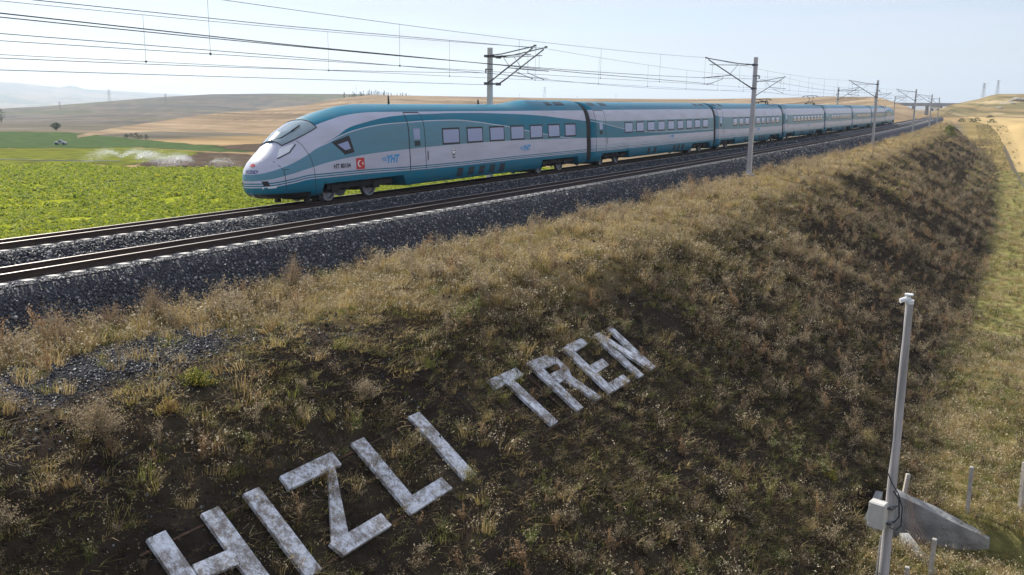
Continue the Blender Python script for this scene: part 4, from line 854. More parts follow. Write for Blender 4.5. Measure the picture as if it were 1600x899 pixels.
o = wm.build('mesh_wire', M_rust, fence); o.matrix_parent_inverse = finv
cu = empty('culvert', T(25.2, 18.5, -8), 0, label='concrete culvert mouth with sloping wing walls at the embankment foot', cat='culvert'); cinv = Matrix.Translation(cu.location).inverted()
def cw(nm, pts, thick):
    b = MB(); b.prism(pts, thick); o = b.build(nm, M_cul, cu); o.matrix_parent_inverse = cinv
cw('wing_wall', [T(26.1, 17.1, -9.3), T(26.1, 17.2, -7.05), T(26.15, 17.7, -7.24), T(26.2, 18.25, -7.38), T(26.2, 18.7, -7.55), T(26.2, 19.08, -7.68), T(26.2, 19.5, -7.78), T(26.2, 19.8, -7.90), T(26.2, 20.1, -9.3)], (.08, .24, .04))
cw('wing_wall', [T(26.3, 20.35, -9.3), T(26.3, 20.3, -7.80), T(26.8, 20.6, -7.62), T(27.6, 21.4, -7.5), T(28.3, 22.6, -7.5), T(28.3, 22.6, -9.3)], (-.1, .24, .02))
cw('wing_wall', [T(24.3, 17.9, -9.2), T(24.25, 17.95, -7.34), T(23.6, 18.40, -7.46), T(22.95, 18.78, -7.56), T(22.3, 19.2, -7.68), T(22.3, 19.2, -9.2)], (-.20, -.16, .01))
cw('headwall', [T(24.0, 17.05, -9.2), T(26.3, 17.05, -9.2), T(26.3, 17.0, -7.2), T(24.0, 17.0, -7.3)], (-.2, .0, .0))

# ================================================================== PLANTS
def blade(V, F, base, dirv, h, w, bend, seg=2):
    b = len(V); d = np.array(dirv); up = np.array((0, 0, 1.)); side = np.cross(d, up); side = side / (np.linalg.norm(side) + 1e-9)
    for i in range(seg + 1):
        t = i / seg; p = np.array(base) + up * h * t * (1 - .25 * bend * t) + d * h * bend * t * t; ww = w * (1 - t * .85) / 2
        V += [tuple(p - side * ww), tuple(p + side * ww)]
    F += [(b + 2 * i, b + 2 * i + 1, b + 2 * i + 3, b + 2 * i + 2) for i in range(seg)]
    return np.array(base) + up * h * (1 - .25 * bend) + d * h * bend
def seedq(V, F, p, r, rg):
    b = len(V); a = rg.normal(size=3); a /= np.linalg.norm(a); c = np.cross(a, rg.normal(size=3)); c /= np.linalg.norm(c) + 1e-9
    V += [tuple(p - a * r), tuple(p + c * r * .6), tuple(p + a * r), tuple(p - c * r * .6)]; F += [(b, b + 1, b + 2, b + 3)]
def tuft(k, n, h, spread, w, bend, seeds, mats):
    rg = np.random.default_rng(100 + k); V = []; F = []; mi = []
    for i in range(n):
        a = rg.uniform(0, 6.28); r = spread * math.sqrt(rg.uniform()); dv = (math.cos(a + rg.normal(0, .6)), math.sin(a + rg.normal(0, .6)), 0)
        hh = h * rg.uniform(.45, 1.1); f0 = len(F); tip = blade(V, F, (r * math.cos(a), r * math.sin(a), -.03), dv, hh, w * rg.uniform(.7, 1.3), bend * rg.uniform(.3, 1.5)); mi += [0] * (len(F) - f0)
        if rg.uniform() < seeds:
            for q in range(3): seedq(V, F, tip + rg.normal(0, .012, 3) * (q + 1), rg.uniform(.008, .02), rg); mi.append(1)
    return proto('tuft', mesh_np('tuft', V, F, mats, False, mi))
def weed(k, n, h, spread, mats, leafy=.5):
    """branching dry weed: stems, side twigs, tiny heads"""
    rg = np.random.default_rng(300 + k); V = []; F = []; mi = []
    for i in range(n):
        a = rg.uniform(0, 6.28); lean = abs(rg.normal(0, spread)); dv = np.array((math.cos(a), math.sin(a), 0)); hh = h * rg.uniform(.6, 1.1); f0 = len(F)
        base_ = np.array((rg.normal(0, .04), rg.normal(0, .04), -.03)); blade(V, F, base_, dv, hh, .012, lean, 3); mi += [0] * (len(F) - f0)
        for q in range(9):
            t = rg.uniform(.25, 1.); p = base_ + np.array((0, 0, 1)) * hh * t * (1 - .25 * lean * t) + dv * hh * lean * t * t
            a2 = rg.uniform(0, 6.28); d2 = np.array((math.cos(a2), math.sin(a2), 0)); f0 = len(F); tip = blade(V, F, p, d2, hh * .28 * rg.uniform(.5, 1.2), .007, rg.uniform(.4, 1.2), 2); mi += [0] * (len(F) - f0)
            for z in range(3):
                seedq(V, F, p + (tip - p) * rg.uniform(.3, 1.1) + rg.normal(0, .012, 3), rg.uniform(.007, .017), rg); mi.append(1 if rg.uniform() > leafy else 0)
    return mesh_np('weed', V, F, mats, False, mi)
G_straw = leafmat('straw_blades', [(.29, .205, .085), (.54, .405, .185), (.42, .32, .155), (.22, .165, .08), (.47, .37, .145), (.27, .23, .07)])
G_seed = leafmat('seed_heads', [(.40, .31, .17), (.62, .54, .38), (.34, .27, .15)], .2)
G_olive = leafmat('olive_blades', [(.13, .145, .035), (.22, .23, .06), (.17, .18, .045), (.28, .26, .08)])
G_dark = leafmat('dark_stems', [(.055, .039, .025), (.105, .072, .042), (.075, .055, .03), (.14, .10, .06)])
G_pale = leafmat('pale_weed', [(.27, .21, .135), (.33, .26, .17), (.22, .17, .11)])
G_green = leafmat('green_weed', [(.10, .14, .03), (.16, .18, .04), (.20, .19, .05)])
G_rustw = leafmat('russet_weed', [(.33, .20, .105), (.28, .17, .085)])
G_flower = leafmat('yellow_flowers', [(.55, .42, .06), (.5, .42, .1)], .2)
P_straw = [tuft(k, 60, .25, .17, .009, .6, .3, [G_straw, G_seed]) for k in range(4)]
P_olive = [tuft(10 + k, 48, .20, .15, .011, .6, .1, [G_olive, G_seed]) for k in range(2)]
P_dark = [tuft(20 + k, 44, .22, .2, .010, .7, .12, [G_dark, G_seed]) for k in range(2)]
P_weed = [proto('weed', weed(k, 9, .42, .38, [m, G_seed])) for k, m in enumerate((G_dark, G_pale, G_green, G_rustw))]
ALL = P_straw + P_olive + P_dark + P_weed      # 0-3 straw, 4-5 olive, 6-7 dark, 8-11 weeds
P_mat = [tuft(40 + k, 34, .085, .20, .010, 1.6, .0, [m, G_seed]) for k, m in enumerate((G_straw, G_dark, G_dark, G_olive))]
ALL = ALL + P_mat   # 12-15 matted low litter
def plant_pts(s0, s1, d0, d1, dens):
    n = int((s1 - s0) * (d1 - d0) * dens); return RNG.uniform(s0, s1, n), RNG.uniform(d0, d1, n)
GR = []
def grow(s, d, keep, idx, size):
    k = keep; s, d, idx, size = s[k], d[k], idx[k], size[k]; P = emb_pt(s, d); P[:, 2] = np.maximum(P[:, 2], base_z(P[:, 0], P[:, 1])); GR.append((P, idx, size))
def zone(s0, s1, d0, d1, dens, kind, mul=1.0):
    s, d = plant_pts(s0, s1, d0, d1, dens); n = len(s); u = RNG.uniform(size=n); a = fbm(s / 1.6, d / 1.6, 81) * .5 + fbm(s / 5, d / 5, 82) * .5; c = fbm(s / 3.5, d / 3.5, 84); st = fbm(s / 4 - d * .2, d / 12, 83)
    size = RNG.lognormal(-.12, .42, n) * mul
    if kind == 'crest':
        keep = u < np.clip(.28 + 2.6 * (a - .38), .04, 1) ; grav = (s > 7.4 + 1.5 * (c - .5)) & (s < 13 + 2 * (c - .5)) & (d > 4.2 + (c - .5)) & (d < 6.2 + 2 * (c - .5)); keep &= ~(grav & (RNG.uniform(size=n) < .93)); lim = 6.0 + 1.8 * (c - .5) + 1.9 * sm(12, 24, s); keep &= (d < lim) | (RNG.uniform(size=n) < .10)
        v = RNG.uniform(size=n); idx = np.where(v < .66, RNG.integers(0, 4, n), np.where(v < .80, RNG.integers(4, 6, n), np.where(v < .9, RNG.integers(6, 8, n), RNG.choice([8, 9, 9, 11], n))))
        size *= np.where(c > .55, 1.25, .9)
    elif kind == 'slope':
        keep = u < np.clip(2.6 * (a - .36), .06, 1) * (.62 + .2 * sm(11, 17, s) + .18 * sm(15, 22, s)) * (1 - .45 * sm(11.5, 14, d) * sm(17, 22, s)); v = RNG.uniform(size=n) + .5 * (c - .5)
        idx = np.where(v < .15, RNG.integers(0, 4, n), np.where(v < .32, RNG.integers(4, 6, n), np.where(v < .80, RNG.integers(6, 8, n), RNG.choice([8, 8, 8, 9, 10, 11], n)))); size *= .72
    elif kind == 'bank':
        keep = u < np.clip(.25 + 2.2 * (st - .36), .08, 1) * (1 - .45 * sm(11.5, 14.5, d) * (1 - sm(40, 70, s))); v = RNG.uniform(size=n) + .9 * (.5 - st) + .42 * sm(8, 14, d)  # more dark plants lower down, standing in for the bank's deep shade
        idx = np.where(v < .34, RNG.integers(0, 4, n), np.where(v < .46, RNG.integers(4, 6, n), np.where(v < .86, RNG.integers(6, 8, n), RNG.choice([8, 8, 9, 11], n))))
    elif kind == 'verge':
        keep = (u < np.clip(.5 + 1.8 * (a - .4), .1, 1)) & ~((np.abs(s - 25.35) < .95) & (d > 17.2) & (d < 20.4)); v = RNG.uniform(size=n) + .5 * (c - .5)
        idx = np.where(v < .40, RNG.integers(0, 4, n), np.where(v < .90, RNG.integers(4, 6, n), RNG.choice([6, 7, 8, 10], n))); size *= .9
    grow(s, d, keep, idx, size)
zone(4, 40, 3.0, 8.6, 42, 'crest'); zone(40, 80, 3.0, 8.2, 18, 'crest', 1.2); zone(80, 200, 3.0, 8.0, 4, 'crest', 1.5); zone(200, 330, 3.0, 8.0, 1.6, 'crest', 1.8)
zone(4, 30, 7.6, 18, 52, 'slope'); zone(27, 62, 7.0, 17.8, 28, 'bank'); zone(62, 110, 7.0, 17.8, 7, 'bank', 1.3); zone(110, 260, 7.0, 17, 2.4, 'bank', 1.6)
zone(14, 50, 17.0, 26, 42, 'verge', 1.1); zone(50, 110, 17.2, 26, 8, 'verge', 1.2); zone(110, 330, 14, 22, 2.6, 'verge', 1.5)
for s0, s1, d0, d1, dn in ((4, 40, 3.4, 18.2, 75), (40, 75, 3.4, 18, 14), (14, 40, 18, 24, 20)):
    s, d = plant_pts(s0, s1, d0, d1, dn); n = len(s); a = fbm(s / 1.1, d / 1.1, 88); cr_ = RNG.uniform(size=n) < np.clip(1.2 - (d - 3.4) / 4.5, .16, 1)
    grow(s, d, (RNG.uniform(size=n) < np.clip(2.4 * (a - .3), .1, 1)) & ~((d > 4.4) & (d < 6) & (s < 12.5)) & ~((np.abs(s - 25.3) < .8) & (d > 17.4)), np.where(cr_, RNG.choice([12, 12, 15], n), RNG.choice([13, 14, 13, 15, 12], n)), RNG.lognormal(0, .35, n))
s, d = plant_pts(23.2, 26.1, 17.6, 24.5, 90); n = len(s); grow(s, d, RNG.uniform(size=n) < .8, RNG.choice([15, 4, 5, 0, 1, 4], n), RNG.lognormal(-.1, .35, n))
# a ragged fringe of taller stalks along the stone edge
s, d = plant_pts(8.5, 90, 2.7, 4.1, 5); n = len(s); grow(s, d, fbm(s / 2.2, d * 0 + 3, 86) > .45, RNG.choice([0, 1, 2, 3, 9, 11, 9], n), RNG.lognormal(.22, .3, n))
GP_ = np.concatenate([g[0] for g in GR]); GI = np.concatenate([g[1] for g in GR]); GS = np.clip(np.concatenate([g[2] for g in GR]), .35, 1.75); n = len(GP_)
rot = np.stack([RNG.normal(0, .16, n), RNG.normal(0, .16, n), RNG.uniform(0, 6.28, n)], 1)
scatter('dry_grass', GP_, rot, np.stack([GS * RNG.uniform(.85, 1.2, n), GS * RNG.uniform(.85, 1.2, n), GS * RNG.uniform(.75, 1.25, n)], 1), GI, ALL, 'dry grass and weeds covering the embankment and the verge')
print('grass', n)

# single bushes one can pick out
def bush_mesh(k, h, spread, n, mats, dense=14):
    rg = np.random.default_rng(700 + k); V = []; F = []; mi = []
    for i in range(n):
        a = rg.uniform(0, 6.28); el = rg.uniform(.15, 1.5); L = h * rg.uniform(.6, 1.05) * (1 if el > .6 else spread); dv = np.array((math.cos(a) * math.cos(el) * spread, math.sin(a) * math.cos(el) * spread, math.sin(el)))
        b0 = len(V); tp = dv * L; sd_ = np.cross(dv, (0, 0, 1.)); sd_ = sd_ / (np.linalg.norm(sd_) + 1e-9) * .007; mid = tp * .5 + np.array((0, 0, -.04 * h))
        V += [tuple(-sd_), tuple(sd_), tuple(mid - sd_ * .7), tuple(mid + sd_ * .7), tuple(tp)]; F += [(b0, b0 + 1, b0 + 3, b0 + 2), (b0 + 2, b0 + 3, b0 + 4)]; mi += [0, 0]
        for q in range(dense):
            t = rg.uniform(.35, 1.05); p = tp * t + rg.normal(0, .035 * h + .01, 3); seedq(V, F, p, rg.uniform(.009, .02), rg); mi.append(1 if rg.uniform() < .35 else 0)
    return V, F, mi
def bush(s, d, h, spread, n, mats, label, k, dense=14):
    V, F, mi = bush_mesh(k, h, spread, n, mats, dense); V = np.array(V); mi = np.array(mi)
    p = Vector(emb_pt(s, d, -.02).tolist()); o = link('bush', mesh_np('bush', V, [f for f, m in zip(F, mi) if m == 0], mats[0]), loc=p); o.rotation_euler = (0, .12, k * 1.7)
    tag(o, label, 'bush', 'single bushes and weeds on the embankment')
    c = link('seed_heads', mesh_np('seed_heads', V, [f for f, m in zip(F, mi) if m == 1], mats[1]), o)
BU = [(8.23, 7.38, .62, 1.0, 260, (G_pale, G_seed), 'round pinkish tan dry bush at the left edge of the slope below the gravel'), (10.49, 7.08, .36, 1.1, 160, (G_green, G_flower), 'low yellow green bush beside the gravel patch'), (12.46, 3.48, .98, .6, 150, (G_pale, G_rustw), 'tall brown weed clump against the ballast, left of the middle one'), (10.1, 3.63, .95, .9, 200, (G_pale, G_rustw), 'broad brown weed clump nearest the left edge by the ballast'), (16.55, 3.52, 1.1, .45, 120, (G_pale, G_rustw), 'narrow tall russet weed standing before the ballast'), (11.5, 3.3, .72, .8, 120, (G_pale, G_rustw), 'small brown weed between two taller clumps by the ballast'), (13.34, 8.65, .46, .9, 120, (G_pale, G_seed), 'pale grey tan weed on the slope above the letter L'), (28.25, 16.15, .62, .8, 140, (G_straw, G_seed), 'straw coloured grass clump left of the camera pole'), (20.13, 6.08, .42, 1.0, 150, (G_straw, G_seed), 'light straw tussock on the crest above the word TREN'), (16.7, 14.58, .5, .9, 60, (G_straw, G_seed), 'straw tussock at the bottom edge right of the letters'), (24.72, 15.83, .42, .7, 40, (G_green, G_flower), 'small yellow flowered weed on the lower slope'), (9.53, 7.51, .32, .9, 50, (G_rustw, G_flower), 'brown weed with yellow flowers below the gravel'), (13.88, 7.48, .3, 1.1, 50, (G_olive, G_seed), 'flat olive weed near the crest above the letter Z'), (19.06, 15.86, .40, .8, 50, (G_green, G_seed), 'greenish weed at the bottom edge near the pole'), (13.67, 10.96, .42, .7, 40, (G_olive, G_seed), 'olive weed at the foot of the lone letter I'), (36.12, 17.85, .5, .9, 60, (G_straw, G_seed), 'straw clump on the verge beside the top of the pole'), (27.38, 5.09, .5, 1.0, 60, (G_straw, G_seed), 'bleached tussock on the crest below the leading car'), (48.0, 3.37, 1.1, .45, 110, (G_rustw, G_seed), 'tall russet weed at the ballast edge left of the near mast'), (19.35, 9.86, .20, 1.0, 50, (G_rustw, G_rustw), 'small red brown weed growing inside the letter R'), (22.0, 9.35, .38, .8, 50, (G_straw, G_seed), 'dry tuft overlapping the top of the letter E'), (6.23, 8.22, .42, .9, 50, (G_pale, G_seed), 'dry weed at the left picture edge low on the slope'), (12.2, 8.0, .34, .8, 40, (G_pale, G_seed), 'thin pale weed on the bare soil above the letter Z')]
for k, (s, d, h, sp_, n, mt, lb) in enumerate(BU): bush(s, d, h, sp_, n, mt, lb, k)

# crop leaves in the near field
def leaf_clump(k):
    rg = np.random.default_rng(900 + k); V = []; F = []
    for i in range(9):
        a = rg.uniform(0, 6.28); el = rg.uniform(.2, 1.1); L = rg.uniform(.22, .38); w = rg.uniform(.09, .15); d = np.array((math.cos(a) * math.cos(el), math.sin(a) * math.cos(el), math.sin(el))); sd_ = np.array((-math.sin(a), math.cos(a), 0)) * w / 2
        b = len(V); m = d * L * .55 + np.array((0, 0, .05)); t = d * L + np.array((0, 0, -.06)); V += [(0, 0, 0), tuple(m - sd_), tuple(t), tuple(m + sd_)]; F += [(b, b + 1, b + 2, b + 3)]
    return proto('leaves', mesh_np('leaves', V, F, G_beet))
G_beet = leafmat('beet_leaves', [(.12, .19, .012), (.30, .36, .02), (.23, .30, .02), (.36, .40, .03), (.30, .37, .025), (.44, .43, .035)], .5)
LC = [leaf_clump(k) for k in range(5)]
def crop(name, poly, dens, size, label, rmax=1e9, rmin=0):
    poly = np.array(poly, float); lo, hi = poly.min(0), poly.max(0); n = int((hi[0] - lo[0]) * (hi[1] - lo[1]) * dens); x = RNG.uniform(lo[0], hi[0], n); y = RNG.uniform(lo[1], hi[1], n)
    r = np.hypot(x, y); aa = np.degrees(np.arctan2(x, y)); k = inside(x, y, poly) & (r < rmax) & (r > rmin) & (aa > -66) & (aa < -8); k &= fbm(x / 5, y / 5, 24) > .25
    x, y = x[k], y[k]; n = len(x); q = size * RNG.lognormal(0, .25, n)
    scatter(name, np.stack([x, y, base_z(x, y) + .05], 1), np.stack([RNG.normal(0, .2, n), RNG.normal(0, .2, n), RNG.uniform(0, 6.28, n)], 1), np.stack([q] * 3, 1), RNG.integers(0, 5, n), LC, label); print(name, n)
NF = [(-180, 69), (-155.9, 88), (-148, 98.7), (-137, 95.5), (-119, 108), (-100, 122), (-72, 144), (-50, 145), (-39, 120), (-39.5, 60), (-40, 20), (-160, 20)]
crop('leafy_crop', NF, 8, .92, 'yellow green leaf clumps of the near crop field', 105); crop('leafy_crop', NF, 4, 1.25, 'leaf clumps in the far part of the near crop field', 400, 105)

# ================================================================== FIELD FURNITURE AND DISTANCE
M_steel = mat('dull_steel', (.28, .29, .30), .6, metal=.4, var=.15)
M_water, nt_, b_ = nmat('water_drops'); b_.inputs['Base Color'].default_value = (.85, .9, .95, 1); b_.inputs['Roughness'].default_value = .3
tp_ = nt_.nodes.new('ShaderNodeBsdfTransparent'); tl_ = nt_.nodes.new('ShaderNodeBsdfTranslucent'); tl_.inputs[0].default_value = (.9, .93, .97, 1); m1_ = nt_.nodes.new('ShaderNodeMixShader'); m1_.inputs[0].default_value = .5; m2_ = nt_.nodes.new('ShaderNodeMixShader'); m2_.inputs[0].default_value = .17
nt_.links.new(b_.outputs[0], m1_.inputs[1]); nt_.links.new(tl_.outputs[0], m1_.inputs[2]); nt_.links.new(tp_.outputs[0], m2_.inputs[1]); nt_.links.new(m1_.outputs[0], m2_.inputs[2]); nt_.links.new(m2_.outputs[0], nt_.nodes['Material Output'].inputs[0])
SPR = [(-146.1, 104.9, 6.0, 3.4, 0, 3600, 'leftmost water sprinkler with the widest white spray'), (-141.1, 104.5, 5, 3.0, 1, 2600, 'sprinkler second from the left spraying to the right'), (-135.4, 104.9, 4.0, 1.6, 1, 700, 'sprinkler with a low flat spray before the bare soil'), (-131.6, 105.5, 1.4, 3.4, 0, 500, 'sprinkler with a narrow upright jet before the bare soil'), (-127.4, 105.2, 4.5, 2.4, -1, 1800, 'sprinkler with a pale spray right of the upright jet'), (-122.6, 105.1, 4.5, 1.6, 1, 500, 'sprinkler second from the train nose'), (-119.5, 107.0, 4.0, 1.8, -1, 300, 'sprinkler nearest the train nose')]
for k, (x, y, L, H, sg, n, lb) in enumerate(SPR):
    g = float(base_z(np.array(x), np.array(y))); o = empty('sprinkler', (x, y, g), 0, label=lb, cat='sprinkler', group='sprinklers watering the crop field')
    b = MB(); b.tube([(0, 0, 0), (0, 0, .9)], .03, 6); b.tube([(-.12, 0, .92), (.18, .05, 1.02)], .03, 5); b.build('riser', M_steel, o)
    rg = np.random.default_rng(k); V = []; F = []
    for i in range(int(n * 1.5)):
        t = rg.uniform() ** .8; a = rg.choice([-1, 1]) if sg == 0 else sg; dirx = a * L * t; z = .9 + 4 * H * .30 * t * (1 - t) * 1.2 - .8 * t * t + rg.normal(0, .10 + .42 * t); yy = rg.normal(0, .3 + 1.3 * t)
        p = np.array((dirx * .79 + rg.normal(0, .2), dirx * .46 + yy, max(.25, z + rg.exponential(.18) * t))); seedq(V, F, p, rg.uniform(.05, .13), rg)
    tag(link('water_spray', mesh_np('water_spray', V, F, M_water), o), kind='stuff')
b = MB(); b.tube([(-172, 92, -7.3), (-158, 98, -7.28), (-146.4, 104.7, -7.25)], .09, 6); o = b.build('irrigation_pipe', M_steel); tag(o, 'thin irrigation pipe lying in the crop left of the sprinklers', 'pipe')
M_car1 = mat('car_paint', (.30, .33, .34), .3, var=.05); M_tyre = mat('tyre', (.02, .02, .02), .9, var=.1)
cr_ = empty('parked_car', (-211.8, 135.4, float(base_z(np.array(-211.8), np.array(135.4))) + .1), R_(35)); cr_.scale = (.85, .85, .85); tag(cr_, label='small pale pickup parked in the upper green field', cat='car')
b = MB(); b.prism([(-1.7, -.75, .35), (1.7, -.75, .35), (1.7, -.75, .8), (.6, -.75, .9), (-1.7, -.75, .85)], (0, 1.5, 0)); b.build('body', M_car1, cr_)
b = MB(); b.prism([(-.5, -.68, .88), (.75, -.68, .88), (.4, -.62, 1.4), (-.35, -.62, 1.4)], (0, 1.3, 0)); b.build('cab', M_car1, cr_); b = MB(); b.prism([(-.38, -.70, .95), (.58, -.70, .95), (.32, -.66, 1.3), (-.28, -.66, 1.3)], (0, 1.36, 0)); b.build('window', M_vent, cr_)
for wx in (-1.05, 1.05):
    for wy in (-.7, .7): b = MB(); b.tube([(wx, wy - .1, .32), (wx, wy + .1, .32)], .32, 12); b.build('wheel', M_tyre, cr_)
# trees ---------------------------------------------------------------
M_trunk = mat('bark', (.09, .065, .045), .9, var=.3)
G_pop = leafmat('poplar_leaves', [(.035, .06, .03), (.05, .075, .03), (.03, .05, .03)], .2); G_tree = leafmat('tree_leaves', [(.035, .06, .02), (.055, .085, .025)], .25)
def crown_mesh(k, h, w, n, mt, base_=.15, col=False):
    rg = np.random.default_rng(1200 + k); V = []; F = []
    for i in range(n):
        t = rg.uniform(base_, 1); rad = w * (math.sin(math.pi * min(1, max(.02, (t - base_) / (1 - base_)))) ** .6 if not col else (1 - t) ** .5 * .9 + .1); a = rg.uniform(0, 6.28); r = rad * rg.uniform(.35, 1.1)
        seedq(V, F, np.array((r * math.cos(a), r * math.sin(a), h * t)) + rg.normal(0, w * .06, 3), rg.uniform(.12, .26) * max(1, w / 2.2), rg)
    return mesh_np('crown', V, F, mt)
TRK = MB().tube([(0, 0, -.6), (.03, 0, .6), (0, .02, 2.2)], [.16, .12, .06], 6).mesh('trunk', M_trunk)
CROWNS = [crown_mesh(k, 3.2 + .5 * k, .75, 130, G_pop, .08, True) for k in range(3)]
rg = np.random.default_rng(5)
def ridge_pt(a, r):
    b_ = np.array(TAN); return r * math.sin(R_(a)), r * math.cos(R_(a)), float(np.interp(a, b_[:, 0], b_[:, 2])) - .9
POP = [-41.05 + 3.9 * (i + rg.uniform(-.35, .35)) / 34 for i in range(34)]
words = ['leftmost slim poplar standing alone on the ridge']
for i, a in enumerate(POP):
    x, y, z = ridge_pt(a, 801 + rg.uniform(-8, 5)); sc_h = rg.uniform(.65, 1.5) * (1.0 if i < 22 else .65)
    t = empty('poplar_tree', (x, y, z), rg.uniform(0, 6), label='small dark poplar in the row on the ridge behind the train', cat='tree', group='poplars in a row on the ridge')
    t.scale = (sc_h, sc_h, sc_h); link('trunk', TRK, t); link('crown', CROWNS[i % 3], t)
x, y, z = ridge_pt(-41.35, 800); t = empty('poplar_tree', (x, y, z), 0, label='tallest dark poplar at the left end of the ridge row', cat='tree', group='poplars in a row on the ridge'); t.scale = (1.3, 1.3, 1.9); link('trunk', TRK, t); link('crown', CROWNS[0], t)
def tree(x, y, h, w, label, k, n=400):
    z = float(base_z(np.array(x), np.array(y))); t = empty('tree', (x, y, z), 0, label=label, cat='tree'); b = MB(); b.tube([(0, 0, -.3), (.1, 0, h * .3), (0, .1, h * .7)], [.3, .22, .1], 7); b.tube([(.05, 0, h * .3), (w * .5, .3, h * .55)], [.12, .05], 5); b.tube([(.05, 0, h * .32), (-w * .5, -.3, h * .6)], [.12, .05], 5); b.build('trunk', M_trunk, t); link('crown', crown_mesh(k, h, w, n, G_tree, .2), t)
tree(-318, 202, 2.6, 1.9, 'lone dark round tree beyond the upper green field', 21, 700); tree(-612, 350, 9, 3, 'dark tree at the left picture edge in the valley', 22, 500)
for i, (x, y) in enumerate(((-242, 176), (-238, 175), (-233, 173), (-230, 172), (-226, 171))):
    o = link('bush', crown_mesh(40 + i, 1.0 + .3 * (i % 3), .7 + .2 * (i % 2), 60, G_tree, .0), loc=(x, y, float(base_z(np.array(x), np.array(y))))); tag(o, 'tiny dark bush in the row at the edge of the upper green field', 'bush', 'tiny bushes at the field edge')
for i, (s, d, h) in enumerate(((205, 8.5, 2.0),)):
    o = link('shrub', crown_mesh(60 + i, h, h * .7, 320, G_green, .0, True), loc=Vector(emb_pt(s, d).tolist())); tag(o, ('rounded green shrub at the far end of the embankment crest', 'small green shrub at the embankment foot by the stubble field')[i], 'shrub')
for i, (s, d) in enumerate(((395, 10), (400, 14), (430, 16), (380, 20), (470, 22))):
    p = T(s, d); o = link('shrub', crown_mesh(70 + i, 1.5, 2.0, 160, G_pop, .0, True), loc=(p.x, p.y, float(base_z(np.array(p.x), np.array(p.y))))); tag(o, 'dark scrub bush near the foot of the right hill', 'shrub', 'scrub bushes below the right hill')
# pylons --------------------------------------------------------------
def pylon(x, y, z, h, label, tee=False):
    o = empty('pylon', (x, y, z), .6, label=label, cat='pylon', group='power pylons in the distance'); w = h * .09; b = MB()
    for sx in (-1, 1):
        for sy in (-1, 1): b.tube([(sx * w, sy * w, 0), (sx * w * .25, sy * w * .25, h)], .09, 4)
    for k in range(6):
        t0, t1 = k / 6, (k + 1) / 6; w0, w1 = w * (1 - .75 * t0), w * (1 - .75 * t1)
        for sy in (-1, 1): b.tube([(-w0, sy * w0, h * t0), (w1, sy * w1, h * t1)], .05, 3); b.tube([(w0, sy * w0, h * t0), (-w1, sy * w1, h * t1)], .05, 3)
    b.build('lattice_tower', M_steel, o)
    for k in ((.97,) if tee else (.72, .84, .96)): b = MB(); b.tube([(-h * .16, 0, h * k), (0, 0, h * k + .3), (h * .16, 0, h * k)], .09, 4); b.build('cross_arm', M_steel, o)
pylon(-1061, 751, -6, 22, 'lattice pylon on the grey hill at the left'); pylon(-1090, 700, -14, 14, 'small pylon left of the grey hill pylon'); pylon(-1000, 790, -1, 12, 'small pylon right of the grey hill pylon'); pylon(-774, 1400, 4, 28, 'slender pylon on the skyline above the leading car roof'); pylon(-49.8, 758, 9, 12.5, 'left pylon on the scrubby hill at the right'); pylon(-40.9, 759, 12, 11.5, 'pylon with a flat cross arm on the right hill', True)
x, y, z = ridge_pt(-40.62, 806); o = empty('radio_mast', (x, y, z), 0, label='thin radio mast among the poplars on the ridge', cat='mast'); b = MB(); b.tube([(0, 0, -1), (0, 0, 12)], [.18, .07], 4); b.build('shaft', M_steel, o); b = MB(); b.box((0, 0, 8), (.8, .3, .5)); b.build('antenna', M_steel, o)
for i, (a, h) in enumerate(((-30.5, 4), (-26.9, 3), (-24.5, 5))):
    x, y, z = ridge_pt(a, 800); b = MB(); b.tube([(0, 0, -.5), (0, 0, h)], .1, 4); b.box((0, 0, h - .3), (1.0, .1, .1)); o = b.build('utility_pole', M_steel, loc=(x, y, z)); tag(o, ('thin utility pole on the skyline just right of the double armed mast', 'short utility pole on the skyline above the front of the second car', 'utility pole on the skyline above the middle of the second car')[i], 'pole', 'utility poles on the ridge')
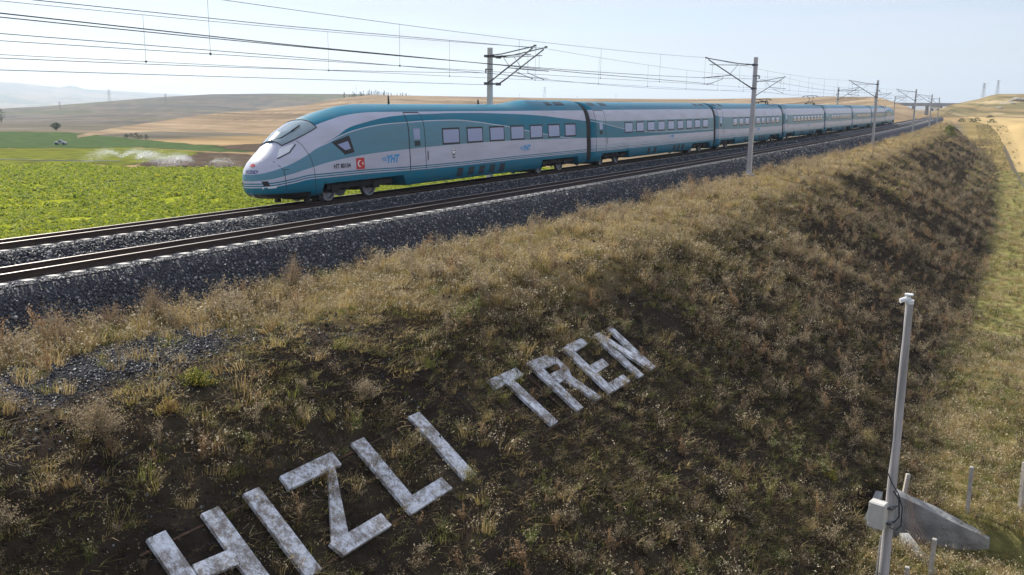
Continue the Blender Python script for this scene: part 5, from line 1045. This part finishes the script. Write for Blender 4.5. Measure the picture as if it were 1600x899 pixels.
# overpass and shed beyond the bend -------------------------------------
M_far = mat('weathered_concrete', (.30, .31, .33), .85, var=.12, scale=.5); M_shed = mat('shed_white', (.75, .76, .78), .6, var=.05)
ov = empty('overpass', (-75, 645, -1), 0, label='long grey concrete overpass crossing the line beyond the bend', cat='bridge'); oi = Matrix.Translation(ov.location).inverted()
def op(nm, b): o = b.build(nm, M_far, ov); o.matrix_parent_inverse = oi
b = MB(); b.box((-75, 645.5, 5.1), (58, 9, 1.3)); op('deck', b)
for yy in (641.2, 649.8): b = MB(); b.box((-75, yy, 6.1), (58, .3, .8)); op('parapet', b)
for xx in (-98, -90, -82, -74, -66, -58): b = MB(); b.box((xx, 645.5, 1.6), (1.3, 7, 6.2)); op('pier', b)
o = empty('shed', (-67.5, 630, .2), .1, label='small white shed with dark windows beside the line in the distance', cat='building'); b = MB(); b.box((0, 0, 1.8), (6.2, 5, 3.6)); b.build('wall', M_shed, o); b = MB(); b.prism([(-3.4, -2.8, 3.6), (3.4, -2.8, 3.6), (3.4, -2.8, 3.8), (0, -2.8, 4.5), (-3.4, -2.8, 3.8)], (0, 5.6, 0)); b.build('roof', M_far, o)
for wx in (-1.6, 1.6): b = MB(); b.box((wx, -2.52, 2.1), (1.2, .08, 1.0)); b.build('window', M_vent, o)
# pale rock outcrops on the right hill ---------------------------------
M_rock = mat('pale_rock', (.46, .42, .35), .9, var=.2, scale=.6, bump=.6)
for i, (a, r, zz, w) in enumerate(((-2.75, 640, 6.3, 3.0), (-2.45, 650, 8.0, 2.4), (-2.1, 655, 9.8, 3.4), (-2.9, 622, 4.4, 2), (-1.75, 655, 9.8, 2.6), (-2.3, 640, 7.2, 1.8), (-1.3, 650, 8.8, 2.2))):
    rg = np.random.default_rng(i); b = MB(); x, y = azr(a, r)
    import bmesh
    bm = bmesh.new(); bmesh.ops.create_icosphere(bm, subdivisions=3, radius=1)
    for v in bm.verts: q = 1 + .5 * (float(fbm(np.array(v.co.x * 2 + i * 7), np.array(v.co.y * 2 + v.co.z * 2), 5)) - .5); v.co = Vector((v.co.x * w * q, v.co.y * w * .6 * q, v.co.z * w * .36 * q))
    me = bpy.data.meshes.new('rock_outcrop'); bm.to_mesh(me); bm.free(); me.materials.append(M_rock); o = link('rock_outcrop', me, loc=(x, y, zz - .6)); tag(o, 'pale rock outcrop on the right hill', 'rock', 'pale rocks on the right hill')

# ================================================================== HAZE
hb = MB(); hb.box((0, 0, 83), (21000, 21000, 276)); M_haze = bpy.data.materials.new('haze_air'); M_haze.use_nodes = True; nt = M_haze.node_tree; nt.nodes.clear()
o_ = nt.nodes.new('ShaderNodeOutputMaterial'); pv = nt.nodes.new('ShaderNodeVolumePrincipled'); pv.inputs['Color'].default_value = (.72, .85, 1.0, 1); pv.inputs['Density'].default_value = 1.6e-4; pv.inputs['Anisotropy'].default_value = .25
nt.links.new(pv.outputs[0], o_.inputs['Volume']); hz = hb.build('haze', M_haze); hz['kind'] = 'stuff'; hz['label'] = 'thin pale haze over the valley'
